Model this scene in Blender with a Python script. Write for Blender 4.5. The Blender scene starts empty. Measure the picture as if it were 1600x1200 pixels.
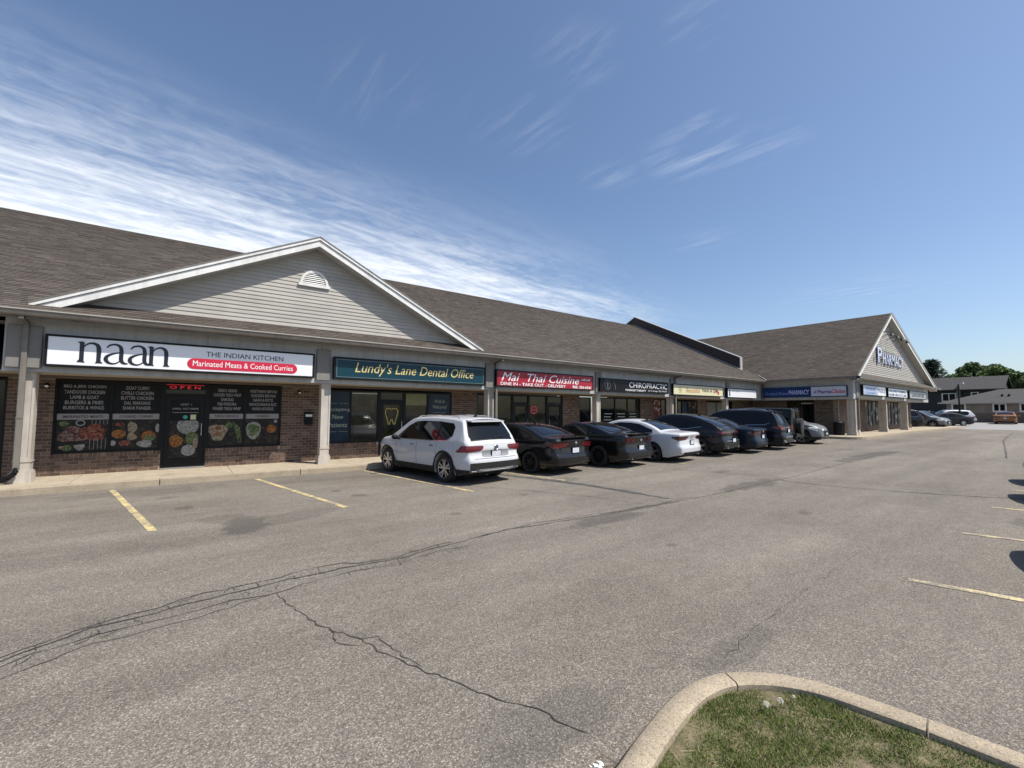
import bpy, math, random
from mathutils import Vector, Matrix
random.seed(7)
S = bpy.context.scene
COL = S.collection
rad = math.radians

# ------------------------------------------------------------------ camera
FPX, PITCH, ROLL, YAW, CH = 688.0, .0624, .0043, .9315, 1.8
_F = Vector((math.cos(YAW)*math.cos(PITCH), math.sin(YAW)*math.cos(PITCH), math.sin(PITCH)))
_R = Vector((math.sin(YAW), -math.cos(YAW), 0)); _U = _R.cross(_F)
_R2 = _R*math.cos(ROLL)+_U*math.sin(ROLL); _U2 = _R2.cross(_F)
cam = bpy.data.cameras.new('camera'); camo = bpy.data.objects.new('camera', cam); COL.objects.link(camo)
M = Matrix((_R2, _U2, -_F)).transposed().to_4x4(); M.translation = (0, 0, CH); camo.matrix_world = M
cam.sensor_width = 36; cam.lens = 36*FPX/1600; cam.clip_end = 2000; cam.clip_start = .05
S.camera = camo
# ------------------------------------------------------------------ light
SUNV = Vector((.68, -1.0, 1.8)).normalized()
sun = bpy.data.lights.new('sun', 'SUN'); sun.energy = 4.6; sun.angle = rad(.53); sun.color = (1, .945, .86)
suno = bpy.data.objects.new('sun', sun); COL.objects.link(suno); suno.rotation_euler = SUNV.to_track_quat('Z', 'Y').to_euler(); suno.location = (0, -20, 40)
w = bpy.data.worlds.new('World'); S.world = w; w.use_nodes = True
nt = w.node_tree; nt.nodes.clear(); N = nt.nodes.new; LK = nt.links.new
wo = N('ShaderNodeOutputWorld'); bg = N('ShaderNodeBackground'); sky = N('ShaderNodeTexSky')
sky.sky_type = 'NISHITA'; sky.sun_disc = False
sky.sun_elevation = math.asin(SUNV.z); sky.sun_rotation = math.atan2(SUNV.x, SUNV.y)
sky.air_density = 1.0; sky.dust_density = 1.3; sky.ozone_density = 1.9; sky.altitude = 150
bg.inputs['Strength'].default_value = .090
tc = N('ShaderNodeTexCoord'); sep = N('ShaderNodeSeparateXYZ'); LK(tc.outputs['Generated'], sep.inputs[0])
def wm(op, a, b=None, c=None, clamp=False):
    n = N('ShaderNodeMath'); n.operation = op; n.use_clamp = clamp
    for i, x in enumerate((a, b, c)):
        if x is None: continue
        if isinstance(x, (int, float)): n.inputs[i].default_value = x
        else: LK(x, n.inputs[i])
    return n.outputs[0]
zz = wm('MAXIMUM', sep.outputs[2], .02)
pu = wm('DIVIDE', sep.outputs[0], zz); pv = wm('DIVIDE', sep.outputs[1], zz)
# rotate so that streaks run along a
ca, sa = math.cos(.12), math.sin(.12)
ua = wm('ADD', wm('MULTIPLY', pu, ca), wm('MULTIPLY', pv, sa)); va = wm('SUBTRACT', wm('MULTIPLY', pv, ca), wm('MULTIPLY', pu, sa))
def cloudnoise(su, sv, det, rough, dist, off):
    cb = N('ShaderNodeCombineXYZ'); LK(wm('MULTIPLY', ua, su), cb.inputs[0]); LK(wm('MULTIPLY', va, sv), cb.inputs[1]); cb.inputs[2].default_value = off
    n = N('ShaderNodeTexNoise'); n.inputs['Scale'].default_value = 1; n.inputs['Detail'].default_value = det; n.inputs['Roughness'].default_value = rough; n.inputs['Distortion'].default_value = dist
    LK(cb.outputs[0], n.inputs['Vector']); return n.outputs[0]
def wmap(x, a, b):
    n = N('ShaderNodeMapRange'); n.interpolation_type = 'SMOOTHSTEP'; n.inputs[1].default_value = a; n.inputs[2].default_value = b; LK(x, n.inputs[0]); return n.outputs[0]
n1 = cloudnoise(.9, 4.2, 9, .62, .5, 3.1)
n2 = cloudnoise(6.5, 11, 8, .62, .8, 8.7)
n3 = cloudnoise(.35, .9, 3, .5, 0, 1.3)
edge = wm('ADD', va, wm('MULTIPLY', wm('SUBTRACT', n3, .5), 1.0))
band = wm('MULTIPLY', wmap(edge, 1.45, 2.9), wm('SUBTRACT', 1, wmap(wm('ADD', ua, wm('MULTIPLY', n3, 1.2)), 3.7, 5.6)))
tex = wm('ADD', wm('MULTIPLY', wmap(n1, .36, .68), .62), wm('MULTIPLY', wmap(n2, .38, .72), .32))
low = wmap(edge, 1.9, 3.4)
cl = wm('MULTIPLY', band, wm('ADD', tex, wm('ADD', .06, wm('MULTIPLY', low, .46))), clamp=True)
# loose wisps high on the right
n4 = cloudnoise(1.6, 6.5, 8, .64, .35, 27.4); n5 = cloudnoise(.9, 1.1, 3, .5, 0, 11.0)
cr, sr = math.cos(-1.5), math.sin(-1.5)
ub = wm('ADD', wm('MULTIPLY', pu, cr), wm('MULTIPLY', pv, sr)); vb = wm('SUBTRACT', wm('MULTIPLY', pv, cr), wm('MULTIPLY', pu, sr))
cb = N('ShaderNodeCombineXYZ'); LK(wm('MULTIPLY', ub, 2.4), cb.inputs[0]); LK(wm('MULTIPLY', vb, 15.), cb.inputs[1]); nb = N('ShaderNodeTexNoise'); nb.inputs['Scale'].default_value = 1; nb.inputs['Detail'].default_value = 8; nb.inputs['Roughness'].default_value = .62; nb.inputs['Distortion'].default_value = .5; LK(cb.outputs[0], nb.inputs['Vector'])
blob = None
for bu, bv_, br, bs_ in ((1.54, .90, .25, .62), (1.42, .78, .12, .5), (1.02, .58, .11, .4), (.85, .84, .16, .38), (1.4, 1.2, .18, .32), (.9, 1.16, .26, .24), (1.73, .75, .24, .28), (4.4, 1.1, .9, .22), (2.37, 1.36, .28, .22), (.45, 1.32, .25, .18)):
    q1 = wm('SUBTRACT', pu, bu); q2 = wm('SUBTRACT', pv, bv_); dd = wm('SQRT', wm('ADD', wm('MULTIPLY', q1, q1), wm('MULTIPLY', q2, q2)))
    bb = wm('MULTIPLY', wm('SUBTRACT', 1, wmap(dd, 0., br)), bs_); blob = bb if blob is None else wm('MAXIMUM', blob, bb)
wisp = wm('MULTIPLY', wm('MULTIPLY', blob, .50), wmap(nb.outputs[0], .44, .72))
cl = wm('ADD', wm('MULTIPLY', cl, .92), wisp, clamp=True)
hor = wmap(sep.outputs[2], .0, .10)
cl = wm('MULTIPLY', cl, hor)
tint = N('ShaderNodeMix'); tint.data_type = 'RGBA'; tint.blend_type = 'MULTIPLY'; tint.inputs[0].default_value = 1; LK(sky.outputs[0], tint.inputs[6]); tint.inputs[7].default_value = (1.14, 1.18, 1.24, 1)
mx = N('ShaderNodeMix'); mx.data_type = 'RGBA'; LK(cl, mx.inputs[0]); LK(tint.outputs[2], mx.inputs[6]); mx.inputs[7].default_value = (8.6, 9.0, 9.6, 1)
LK(mx.outputs[2], bg.inputs[0]); LK(bg.outputs[0], wo.inputs[0])
S.view_settings.view_transform = 'Standard'; S.view_settings.look = 'None'; S.view_settings.gamma = 1; S.view_settings.exposure = .45
S.render.engine = 'CYCLES'

# ------------------------------------------------------------------ materials
def nmat(name):
    m = bpy.data.materials.new(name); m.use_nodes = True; t = m.node_tree; b = t.nodes['Principled BSDF']; return m, t, b
def MN(t, typ, **kw):
    n = t.nodes.new('ShaderNode'+typ)
    for k, v in kw.items():
        if isinstance(k, str) and hasattr(n, k): setattr(n, k, v)
    return n
def tmath(t, op, a, b=None, clamp=False):
    n = t.nodes.new('ShaderNodeMath'); n.operation = op; n.use_clamp = clamp
    for i, x in enumerate((a, b)):
        if x is None: continue
        if isinstance(x, (int, float)): n.inputs[i].default_value = x
        else: t.links.new(x, n.inputs[i])
    return n.outputs[0]
def tnoise(t, scale, detail=4, rough=.55, vec=None, sc3=None, dist=0):
    n = t.nodes.new('ShaderNodeTexNoise'); n.inputs['Scale'].default_value = scale; n.inputs['Detail'].default_value = detail; n.inputs['Roughness'].default_value = rough; n.inputs['Distortion'].default_value = dist
    if vec is None:
        vec = t.nodes.new('ShaderNodeTexCoord').outputs['Object']
    if sc3:
        mp = t.nodes.new('ShaderNodeMapping'); mp.inputs['Scale'].default_value = sc3; t.links.new(vec, mp.inputs[0]); vec = mp.outputs[0]
    t.links.new(vec, n.inputs['Vector']); return n.outputs[0]
def tramp(t, x, stops):
    n = t.nodes.new('ShaderNodeValToRGB'); t.links.new(x, n.inputs[0]); e = n.color_ramp.elements
    while len(e) < len(stops): e.new(.5)
    for i, (p, c) in enumerate(stops):
        e[i].position = p; e[i].color = (*c, 1) if len(c) == 3 else c
    return n.outputs[0]
def tmix(t, f, a, b, blend='MIX'):
    n = t.nodes.new('ShaderNodeMix'); n.data_type = 'RGBA'; n.blend_type = blend
    for i, x in ((0, f), (6, a), (7, b)):
        if isinstance(x, (int, float)): n.inputs[i].default_value = x
        elif isinstance(x, tuple): n.inputs[i].default_value = (*x, 1)
        else: t.links.new(x, n.inputs[i])
    return n.outputs[2]
def tbump(t, b, h, strength=.3, dist=.01):
    n = t.nodes.new('ShaderNodeBump'); n.inputs['Strength'].default_value = strength; n.inputs['Distance'].default_value = dist
    t.links.new(h, n.inputs['Height']); t.links.new(n.outputs[0], b.inputs['Normal'])
def trange(t, x, a, b):
    n = t.nodes.new('ShaderNodeMapRange'); n.interpolation_type = 'SMOOTHSTEP'; n.inputs[1].default_value = a; n.inputs[2].default_value = b
    if not isinstance(x, (int, float)): t.links.new(x, n.inputs[0])
    return n.outputs[0]
MATS = {}
def simple(name, col, rough=.6, metal=0, var=.0, vs=6., coat=0, spec=.5, bump=0, bs=200., emit=0, streak=0):
    if name in MATS: return MATS[name]
    m, t, b = nmat(name)
    b.inputs['Base Color'].default_value = (*col, 1); b.inputs['Roughness'].default_value = rough; b.inputs['Metallic'].default_value = metal
    b.inputs['Specular IOR Level'].default_value = spec
    if coat: b.inputs['Coat Weight'].default_value = coat; b.inputs['Coat Roughness'].default_value = .03
    if var:
        n = tnoise(t, vs, 5, .6)
        a = tuple(c*(1-var) for c in col); d = tuple(min(1, c*(1+var)) for c in col)
        t.links.new(tramp(t, n, [(.3, a), (.7, d)]), b.inputs['Base Color'])
    if streak:
        geo = t.nodes.new('ShaderNodeNewGeometry').outputs['Position']; n = tnoise(t, 1, 6, .65, vec=geo, sc3=(7, 7, .45)); n2 = tnoise(t, 1.3, 5, .6, vec=geo)
        k = tramp(t, tmath(t, 'ADD', tmath(t, 'MULTIPLY', n, .6), tmath(t, 'MULTIPLY', n2, .4)), [(.36, (1-streak, 1-streak*1.05, 1-streak*1.15)), (.56, (1.04, 1.04, 1.04))])
        src = b.inputs['Base Color'].links[0].from_socket if b.inputs['Base Color'].links else tuple(col)
        t.links.new(tmix(t, 1, src, k, 'MULTIPLY'), b.inputs['Base Color'])
    if bump: tbump(t, b, tnoise(t, bs, 3), bump, .003)
    if emit: b.inputs['Emission Color'].default_value = (*col, 1); b.inputs['Emission Strength'].default_value = emit
    MATS[name] = m; return m
def rndmat(name, stops, rough=.85, noise=60., nvar=.25, bump=.4, bs=90., big=None, nsc=None):
    """colour picked per piece from face attribute + per-object random"""
    m, t, b = nmat(name)
    at = t.nodes.new('ShaderNodeAttribute'); at.attribute_name = 'rnd'
    oi = t.nodes.new('ShaderNodeObjectInfo')
    r = tmath(t, 'FRACT', tmath(t, 'ADD', at.outputs['Fac'], tmath(t, 'MULTIPLY', oi.outputs['Random'], 1.0)))
    c = tramp(t, r, stops)
    geo = t.nodes.new('ShaderNodeNewGeometry').outputs['Position']
    n = tnoise(t, noise, 4, .6, vec=geo)
    k = tramp(t, n, [(.25, (1-nvar,)*3), (.75, (1+nvar,)*3)])
    c = tmix(t, 1.0, c, k, 'MULTIPLY')
    if big:
        n2 = tnoise(t, big, 5, .6, vec=geo, sc3=nsc); k2 = tramp(t, n2, [(.3, (.9, .9, .9)), (.7, (1.08, 1.07, 1.05))]); c = tmix(t, 1.0, c, k2, 'MULTIPLY')
    t.links.new(c, b.inputs['Base Color']); b.inputs['Roughness'].default_value = rough; b.inputs['Specular IOR Level'].default_value = .25
    if bump: tbump(t, b, tnoise(t, bs, 3, vec=geo), bump, .004)
    MATS[name] = m; return m
M_BRICK = rndmat('brick_clay', [(0, (.070, .046, .036)), (.35, (.115, .072, .052)), (.6, (.165, .106, .075)), (.85, (.092, .062, .048)), (1, (.20, .138, .10))])
M_SHING = rndmat('asphalt_shingle', [(0, (.062, .052, .044)), (.3, (.080, .067, .057)), (.55, (.097, .082, .070)), (.8, (.072, .061, .052)), (1, (.112, .096, .083))], rough=.95, noise=35, nvar=.22, big=.35, nsc=(1, 1, 1))
M_MORTAR = simple('mortar', (.27, .235, .19), .9, var=.15, vs=9)
M_FASCIA = simple('painted_fascia_panel', (.42, .43, .43), .75, var=.06, streak=.20, vs=1.7, bump=.15, bs=120)
M_PLATE = simple('taupe_painted_plate', (.19, .18, .165), .75, var=.06, vs=4)
M_COLUMN = simple('beige_painted_column', (.44, .40, .35), .7, streak=.24, var=.07, vs=5)
M_GUTTER = simple('taupe_gutter_metal', (.17, .152, .13), .45, var=.08, vs=2, streak=.25)
M_SOFFIT = simple('vented_soffit', (.46, .41, .33), .7, var=.08)
M_WHITE = simple('white_trim_paint', (.66, .66, .64), .55, var=.04, vs=3, streak=.16)
M_SIDING = rndmat('vinyl_siding', [(0, (.335, .318, .285)), (1, (.375, .357, .322))], rough=.6, noise=2.2, nvar=.09, bump=0)
M_BRONZE = simple('black_bronze_frame', (.007, .007, .008), .45, spec=.2)
M_BLACK = simple('black_plastic', (.008, .008, .008), .5, spec=.2)
M_DARKROOM = simple('dark_shop_glass', (.005, .006, .006), .04, spec=.35)
def concrete(name, col):
    m, t, b = nmat(name); geo = t.nodes.new('ShaderNodeNewGeometry').outputs['Position']
    c = tramp(t, tnoise(t, 3.5, 6, .65, vec=geo), [(.3, tuple(c*.82 for c in col)), (.7, tuple(c*1.12 for c in col))])
    vo = t.nodes.new('ShaderNodeTexVoronoi'); vo.inputs['Scale'].default_value = 150; t.links.new(geo, vo.inputs['Vector']); sp = t.nodes.new('ShaderNodeSeparateColor'); t.links.new(vo.outputs['Color'], sp.inputs[0])
    c = tmix(t, 1, c, tramp(t, sp.outputs[0], [(0, (.62, .60, .57)), (.3, (.95, .95, .95)), (.8, (1.05, 1.04, 1.02)), (1, (1.3, 1.28, 1.2))]), 'MULTIPLY')
    c = tmix(t, tmath(t, 'MULTIPLY', trange(t, tnoise(t, 1.1, 7, .7, vec=geo), .56, .70), .35), c, tuple(x*.45 for x in col))
    t.links.new(c, b.inputs['Base Color']); b.inputs['Roughness'].default_value = .92; b.inputs['Specular IOR Level'].default_value = .25
    tbump(t, b, tmath(t, 'ADD', sp.outputs[0], tnoise(t, 40, 5, vec=geo)), .4, .004); MATS[name] = m; return m
M_CONC = concrete('kerb_concrete', (.35, .295, .22))
M_WALK = concrete('sidewalk_concrete', (.39, .335, .255))
M_RUBBER = simple('tyre_rubber', (.014, .014, .014), .8)
M_ALU = simple('alloy_wheel', (.50, .50, .52), .3, metal=.9)
M_DKALU = simple('dark_alloy_wheel', (.03, .03, .032), .35, metal=.6)
M_CHROME = simple('chrome', (.75, .75, .77), .12, metal=1)
M_GLASS = simple('tinted_car_glass', (.003, .004, .005), .04, spec=.4)
M_TAIL = simple('red_tail_lamp', (.11, .005, .008), .3, coat=.25)
M_TAILDK = simple('dark_red_tail_lamp', (.05, .004, .007), .2, coat=.5)
M_HEAD = simple('clear_head_lamp', (.62, .64, .68), .1, coat=1)
M_CLAD = simple('grey_body_cladding', (.018, .018, .018), .6, spec=.25)
M_PLATEW = simple('white_licence_plate', (.50, .52, .56), .5, var=.25, vs=28)

# ------------------------------------------------------------------ mesh helper
ORG = {}
class MB:
    def __init__(s): s.v = []; s.f = []; s.r = []
    def add(s, pts, faces, r=0.):
        o = len(s.v); s.v += [tuple(p) for p in pts]; s.f += [tuple(i+o for i in f) for f in faces]; s.r += [r]*len(faces); return s
    def hexa(s, p, r=0.):
        return s.add(p, [(0, 3, 2, 1), (4, 5, 6, 7), (0, 1, 5, 4), (1, 2, 6, 5), (2, 3, 7, 6), (3, 0, 4, 7)], r)
    def box(s, x0, x1, y0, y1, z0, z1, r=0.):
        return s.hexa([(x0, y0, z0), (x1, y0, z0), (x1, y1, z0), (x0, y1, z0), (x0, y0, z1), (x1, y0, z1), (x1, y1, z1), (x0, y1, z1)], r)
    def poly(s, pts, r=0.): return s.add(pts, [tuple(range(len(pts)))], r)
    def prism(s, pts, vec, r=0.):
        n = len(pts); v = Vector(vec); q = [tuple(Vector(p)+v) for p in pts]
        return s.add(list(pts)+q, [tuple(range(n))[::-1], tuple(range(n, 2*n))]+[(i, (i+1) % n, n+(i+1) % n, n+i) for i in range(n)], r)
    def cyl(s, a, b, r0, r1=None, n=12, r=0., cap=True):
        r1 = r0 if r1 is None else r1; a = Vector(a); b = Vector(b); d = (b-a).normalized()
        u = d.orthogonal().normalized(); v = d.cross(u); P = []
        for c, rr in ((a, r0), (b, r1)):
            for i in range(n):
                t = 2*math.pi*i/n; P.append(c+u*math.cos(t)*rr+v*math.sin(t)*rr)
        F = [(i, (i+1) % n, n+(i+1) % n, n+i) for i in range(n)]
        if cap: F += [tuple(range(n))[::-1], tuple(range(n, 2*n))]
        return s.add(P, F, r)
    def tube(s, path, rr, n=8, r=0.):
        if isinstance(rr, (int, float)): rr = [rr]*len(path)
        for i in range(len(path)-1): s.cyl(path[i], path[i+1], rr[i], rr[i+1], n, r)
        return s
    def grid(s, rows, r=0., flip=False):
        nr, nc = len(rows), len(rows[0]); P = [p for row in rows for p in row]; F = []
        for i in range(nr-1):
            for j in range(nc-1):
                q = (i*nc+j, i*nc+j+1, (i+1)*nc+j+1, (i+1)*nc+j); F.append(q[::-1] if flip else q)
        return s.add(P, F, r)
    def lathe(s, prof, c, n=24, r=0.):          # prof: (axial x, radius), axis along x
        rows = [[(c[0]+ax, c[1]+math.cos(2*math.pi*i/n)*q, c[2]+math.sin(2*math.pi*i/n)*q) for i in range(n+1)] for ax, q in prof]
        return s.grid(rows, r)
    def mesh(s, name, mat, org=(0, 0, 0), smooth=0, weld=0):
        me = bpy.data.meshes.new(name); o = org
        me.from_pydata([(p[0]-o[0], p[1]-o[1], p[2]-o[2]) for p in s.v], [], s.f)
        if mat: me.materials.append(mat)
        a = me.attributes.new('rnd', 'FLOAT', 'FACE'); a.data.foreach_set('value', s.r)
        if weld:
            import bmesh
            bm = bmesh.new(); bm.from_mesh(me); bmesh.ops.remove_doubles(bm, verts=bm.verts, dist=weld); bmesh.ops.recalc_face_normals(bm, faces=bm.faces); bm.to_mesh(me); bm.free()
        if smooth:
            me.polygons.foreach_set('use_smooth', [True]*len(me.polygons))
            if smooth > 1: me.set_sharp_from_angle(angle=rad(smooth))
        me.update(); return me
    def build(s, name, mat, parent=None, smooth=0, weld=0, **pr):
        root = parent
        while root is not None and root.parent is not None: root = root.parent
        org = ORG.get(root.name, (0, 0, 0)) if root else (0, 0, 0)
        if not s.v: s.v = [(0, 0, 0)]
        o = bpy.data.objects.new(name, s.mesh(name, mat, org, smooth, weld)); COL.objects.link(o)
        if parent: o.parent = parent
        for k, v in pr.items(): o[k] = v
        return o
def thing(name, label, cat, loc=(0, 0, 0), group=None):
    o = bpy.data.objects.new(name, None); COL.objects.link(o); o.location = loc; o.empty_display_size = .3
    o['label'] = label; o['category'] = cat
    if group: o['group'] = group
    ORG[o.name] = tuple(loc); return o
def own(o, label, cat, group=None):
    o['label'] = label; o['category'] = cat
    if group: o['group'] = group
    return o
def rootorg(parent):
    root = parent
    while root.parent is not None: root = root.parent
    return ORG.get(root.name, (0, 0, 0))
def link(name, me, parent, loc):
    o = bpy.data.objects.new(name, me); COL.objects.link(o); o.parent = parent
    g = rootorg(parent); o.location = (loc[0]-g[0], loc[1]-g[1], loc[2]-g[2]); return o
def gz(x):
    if x < 8: return 0.
    if x < 42: return (x-8)*.0106
    if x < 64: return .36
    if x < 84: return .36+(x-64)*.0145
    return .65
def interp(pts, x):
    if x <= pts[0][0]: return pts[0][1]
    for (a, b), (c, d) in zip(pts, pts[1:]):
        if x <= c: return b+(d-b)*(x-a)/(c-a) if c > a else d
    return pts[-1][1]
# lettering: o = lower-left corner, r = unit vector of reading direction, w x h fitted
def lettering(txt, o, r, w, h, mat, parent, n=(0, -1, 0), shear=0, bold=0, ext=.004, name='lettering', up=(0, 0, 1), fit=True, label=None):
    cu = bpy.data.curves.new(name, 'FONT'); cu.body = txt; cu.shear = shear; cu.offset = bold; cu.extrude = 0; cu.resolution_u = 3
    ob = bpy.data.objects.new('tmp', cu); COL.objects.link(ob)
    dg = bpy.context.evaluated_depsgraph_get(); me = bpy.data.meshes.new_from_object(ob.evaluated_get(dg))
    bpy.data.objects.remove(ob); bpy.data.curves.remove(cu)
    if not len(me.vertices): return None
    xs = [v.co.x for v in me.vertices]; ys = [v.co.y for v in me.vertices]
    x0, x1, y0, y1 = min(xs), max(xs), min(ys), max(ys)
    sx = w/(x1-x0); sy = h/(y1-y0) if fit else sx
    O = Vector(o); R_ = Vector(r); U_ = Vector(up); Nn = Vector(n); g = Vector(rootorg(parent))
    for v in me.vertices:
        v.co = O+R_*((v.co.x-x0)*sx)+U_*((v.co.y-y0)*sy)+Nn*ext-g
    me.materials.clear(); me.materials.append(mat); me.update()
    a = bpy.data.objects.new(name, me); COL.objects.link(a); a.parent = parent
    if label: a['label'] = label
    return a
# ------------------------------------------------------------------ ground
def asphalt_material():
    m, t, b = nmat('worn_asphalt')
    geo = t.nodes.new('ShaderNodeNewGeometry').outputs['Position']
    base = tramp(t, tnoise(t, .55, 6, .62, vec=geo, sc3=(.6, 1, 1)), [(.3, (.150, .134, .117)), (.5, (.182, .165, .145)), (.72, (.212, .194, .172))])
    # stone speckle
    vo = t.nodes.new('ShaderNodeTexVoronoi'); vo.inputs['Scale'].default_value = 135; t.links.new(geo, vo.inputs['Vector'])
    sp = t.nodes.new('ShaderNodeSeparateColor'); t.links.new(vo.outputs['Color'], sp.inputs[0])
    sk = tramp(t, sp.outputs[0], [(0, (.50, .49, .48)), (.45, (.88, .87, .86)), (.8, (1.15, 1.14, 1.10)), (1, (2.0, 1.95, 1.82))])
    c = tmix(t, 1, base, sk, 'MULTIPLY')
    fine = tramp(t, tnoise(t, 42, 5, .7, vec=geo), [(.25, (.72, .72, .72)), (.75, (1.28, 1.27, 1.25))])
    c = tmix(t, 1, c, fine, 'MULTIPLY')
    mid = tramp(t, tnoise(t, 7, 5, .65, vec=geo, sc3=(.5, 1, 1)), [(.3, (.90, .90, .90)), (.7, (1.09, 1.085, 1.08))]); c = tmix(t, 1, c, mid, 'MULTIPLY')
    trk = tramp(t, tnoise(t, 1, 4, .55, vec=geo, sc3=(.05, 1.1, 1)), [(.35, (.86, .86, .86)), (.65, (1.08, 1.08, 1.07))]); c = tmix(t, 1, c, trk, 'MULTIPLY')
    # stains: oil spots and damp patches, each with its own centre and size
    nz = tnoise(t, 1.6, 6, .65, vec=geo); sx = t.nodes.new('ShaderNodeSeparateXYZ'); t.links.new(geo, sx.inputs[0])
    tot = None
    for (cx, cy, rx, ry, st) in [(.86, 8.15, .33, .55, .55), (.55, 8.8, .35, .35, .3), (1.6, 8.4, .8, .4, .28), (5.8, 5.08, .9, .22, .5), (6.6, 5.3, 1.3, .12, .4), (11.3, 5.25, 1.3, .30, .5), (21.5, 5.5, 3.2, .35, .5),
                                 (8.0, 8.7, .6, .3, .3), (4.6, 12.2, .5, .5, .2), (-.7, 12.6, 1.6, .45, .25), (2.9, 12.5, 1.4, .5, .25), (12.1, -.3, .4, .3, .4), (1.9, 2.0, .5, .22, .3), (3.4, 1.75, .6, .12, .3), (11.0, .7, .35, .35, .4), (8.2, -.7, .5, .9, .3), (3.1, 9.6, .16, .16, .45), (2.8, 10.4, .10, .12, .5), (6.0, 7.6, .12, .12, .45), (.1, 10.2, .14, .16, .4), (-.2, 11.6, .22, .12, .3), (5.4, 3.6, .10, .08, .4), (3.9, 6.9, .09, .09, .45), (9.0, 3.3, .16, .12, .35), (12.9, 6.9, .35, .2, .35)]:
        dx = tmath(t, 'DIVIDE', tmath(t, 'SUBTRACT', sx.outputs[0], cx), rx); dy = tmath(t, 'DIVIDE', tmath(t, 'SUBTRACT', sx.outputs[1], cy), ry)
        d = tmath(t, 'SQRT', tmath(t, 'ADD', tmath(t, 'MULTIPLY', dx, dx), tmath(t, 'MULTIPLY', dy, dy)))
        d = tmath(t, 'ADD', d, tmath(t, 'MULTIPLY', tmath(t, 'SUBTRACT', nz, .5), 2.6))
        n = t.nodes.new('ShaderNodeMapRange'); n.interpolation_type = 'SMOOTHSTEP'; n.inputs[1].default_value = 1.25; n.inputs[2].default_value = .75; n.inputs[4].default_value = st; t.links.new(d, n.inputs[0])
        tot = n.outputs[0] if tot is None else tmath(t, 'MAXIMUM', tot, n.outputs[0])
    c = tmix(t, tot, c, (.045, .042, .038))
    # pale polished drive lane beyond the shops
    far = t.nodes.new('ShaderNodeMapRange'); far.inputs[1].default_value = 57; far.inputs[2].default_value = 60; t.links.new(sx.outputs[0], far.inputs[0])
    c = tmix(t, tmath(t, 'MULTIPLY', far.outputs[0], .8), c, (.30, .295, .29))
    t.links.new(c, b.inputs['Base Color']); b.inputs['Roughness'].default_value = .92; b.inputs['Specular IOR Level'].default_value = .3
    h = tmath(t, 'ADD', sp.outputs[0], tnoise(t, 160, 3, vec=geo)); tbump(t, b, h, .55, .006)
    return m
M_ASPH = asphalt_material()
xs = [-400, -60, -20, 8, 42, 64, 84, 130, 420]; ys = [-400, -60, -20, 0, 14, 40, 100, 400]
g = MB().grid([[(x, y, gz(x)) for x in xs] for y in ys]); g.build('parking_lot_asphalt', M_ASPH, kind='structure')

def strip(mb, pts, wd, z=.004, r=0.):
    n = len(pts); L_ = []; R_ = []
    for i, (x, y) in enumerate(pts):
        a = Vector(pts[max(0, i-1)]); b = Vector(pts[min(n-1, i+1)]); d = (b-a).normalized(); p = Vector((-d.y, d.x)); ww = (wd[i] if isinstance(wd, list) else wd)/2
        L_.append((x+p.x*ww, y+p.y*ww, gz(x)+z)); R_.append((x-p.x*ww, y-p.y*ww, gz(x)+z))
    return mb.grid([L_, R_], r)
def wander(pts, step, amp):
    out = []
    for (a, b), (c, d) in zip(pts, pts[1:]):
        L = math.hypot(c-a, d-b); k = max(1, int(L/step))
        for i in range(k):
            t = i/k; out.append((a+(c-a)*t+random.gauss(0, amp), b+(d-b)*t+random.gauss(0, amp)))
    out.append(pts[-1]); return out
M_CRACK = simple('open_crack', (.040, .037, .034), .95, var=.5, vs=9)
random.seed(3)
MAIN = [(-1.9, 4.3), (-.98, 4.80), (-.55, 5.08), (-.1, 5.14), (.39, 5.21), (.97, 5.28), (1.52, 5.32), (2.14, 5.24), (2.95, 5.38), (3.99, 5.52), (4.9, 5.44), (6.09, 5.33), (7.91, 5.25), (9.69, 5.15), (11.34, 5.2), (13.41, 5.15), (16.84, 5.3), (21.54, 5.4), (27, 5.25), (38, 5.4), (52, 5.3)]
def crack(pts, wd, step=.10, amp=.012, name='asphalt_crack'):
    p = wander(pts, step, amp); ws = [wd*1.2*random.uniform(.35, 1.3) for _ in p]; ws[0] = ws[-1] = .002
    mb = MB(); strip(mb, p, ws, .004+random.random()*.0015); mb.build(name, M_CRACK, kind='structure')
crack(MAIN, .020, .12, .013)
def off(a, b, d0):
    ph = random.uniform(0, 6); out = []; x = a
    while x < b: out.append((x, interp(MAIN, x)+d0+.055*math.sin(x*1.9+ph)+.03*math.sin(x*5.3+ph*2)+random.uniform(-.012, .012))); x += .17
    return out
crack(off(-2, 3.3, -.20), .010, .09, .016); crack(off(-2, 3.2, .11), .012, .09, .014); crack(off(-1.2, 1.3, -.33), .007, .09, .016); crack(off(3.5, 9, .07), .010, .12, .015)
for i in range(52):      # short ties between the long cracks
    x = random.uniform(-1.0, 3.0); y = interp(MAIN, x); a = random.uniform(-.30, .05); b_ = a+random.uniform(.06, .2)
    crack([(x, y+a), (x+random.uniform(-.08, .12), y+b_)], .007, .05, .012)
crack([(.80, 4.98), (.88, 4.45), (1.0, 3.99), (1.18, 3.59), (1.31, 3.16), (1.45, 2.82), (1.62, 2.44), (1.79, 2.13), (1.9, 1.8)], .008, .06, .012)
crack([(1.18, 3.59), (1.30, 3.55), (1.36, 3.2), (1.42, 2.95)], .006, .05, .01); crack([(1.05, 3.9), (1.02, 3.65), (1.16, 3.5)], .006, .05, .01)
crack([(12.43, 4.95), (12.5, 3.98), (12.85, 2.88), (13.26, 1.92), (13.81, 1.07), (14.4, -.4), (15, -3)], .03, .14, .012)
crack([(12.43, 4.95), (12.6, 5.15)], .03)
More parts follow.
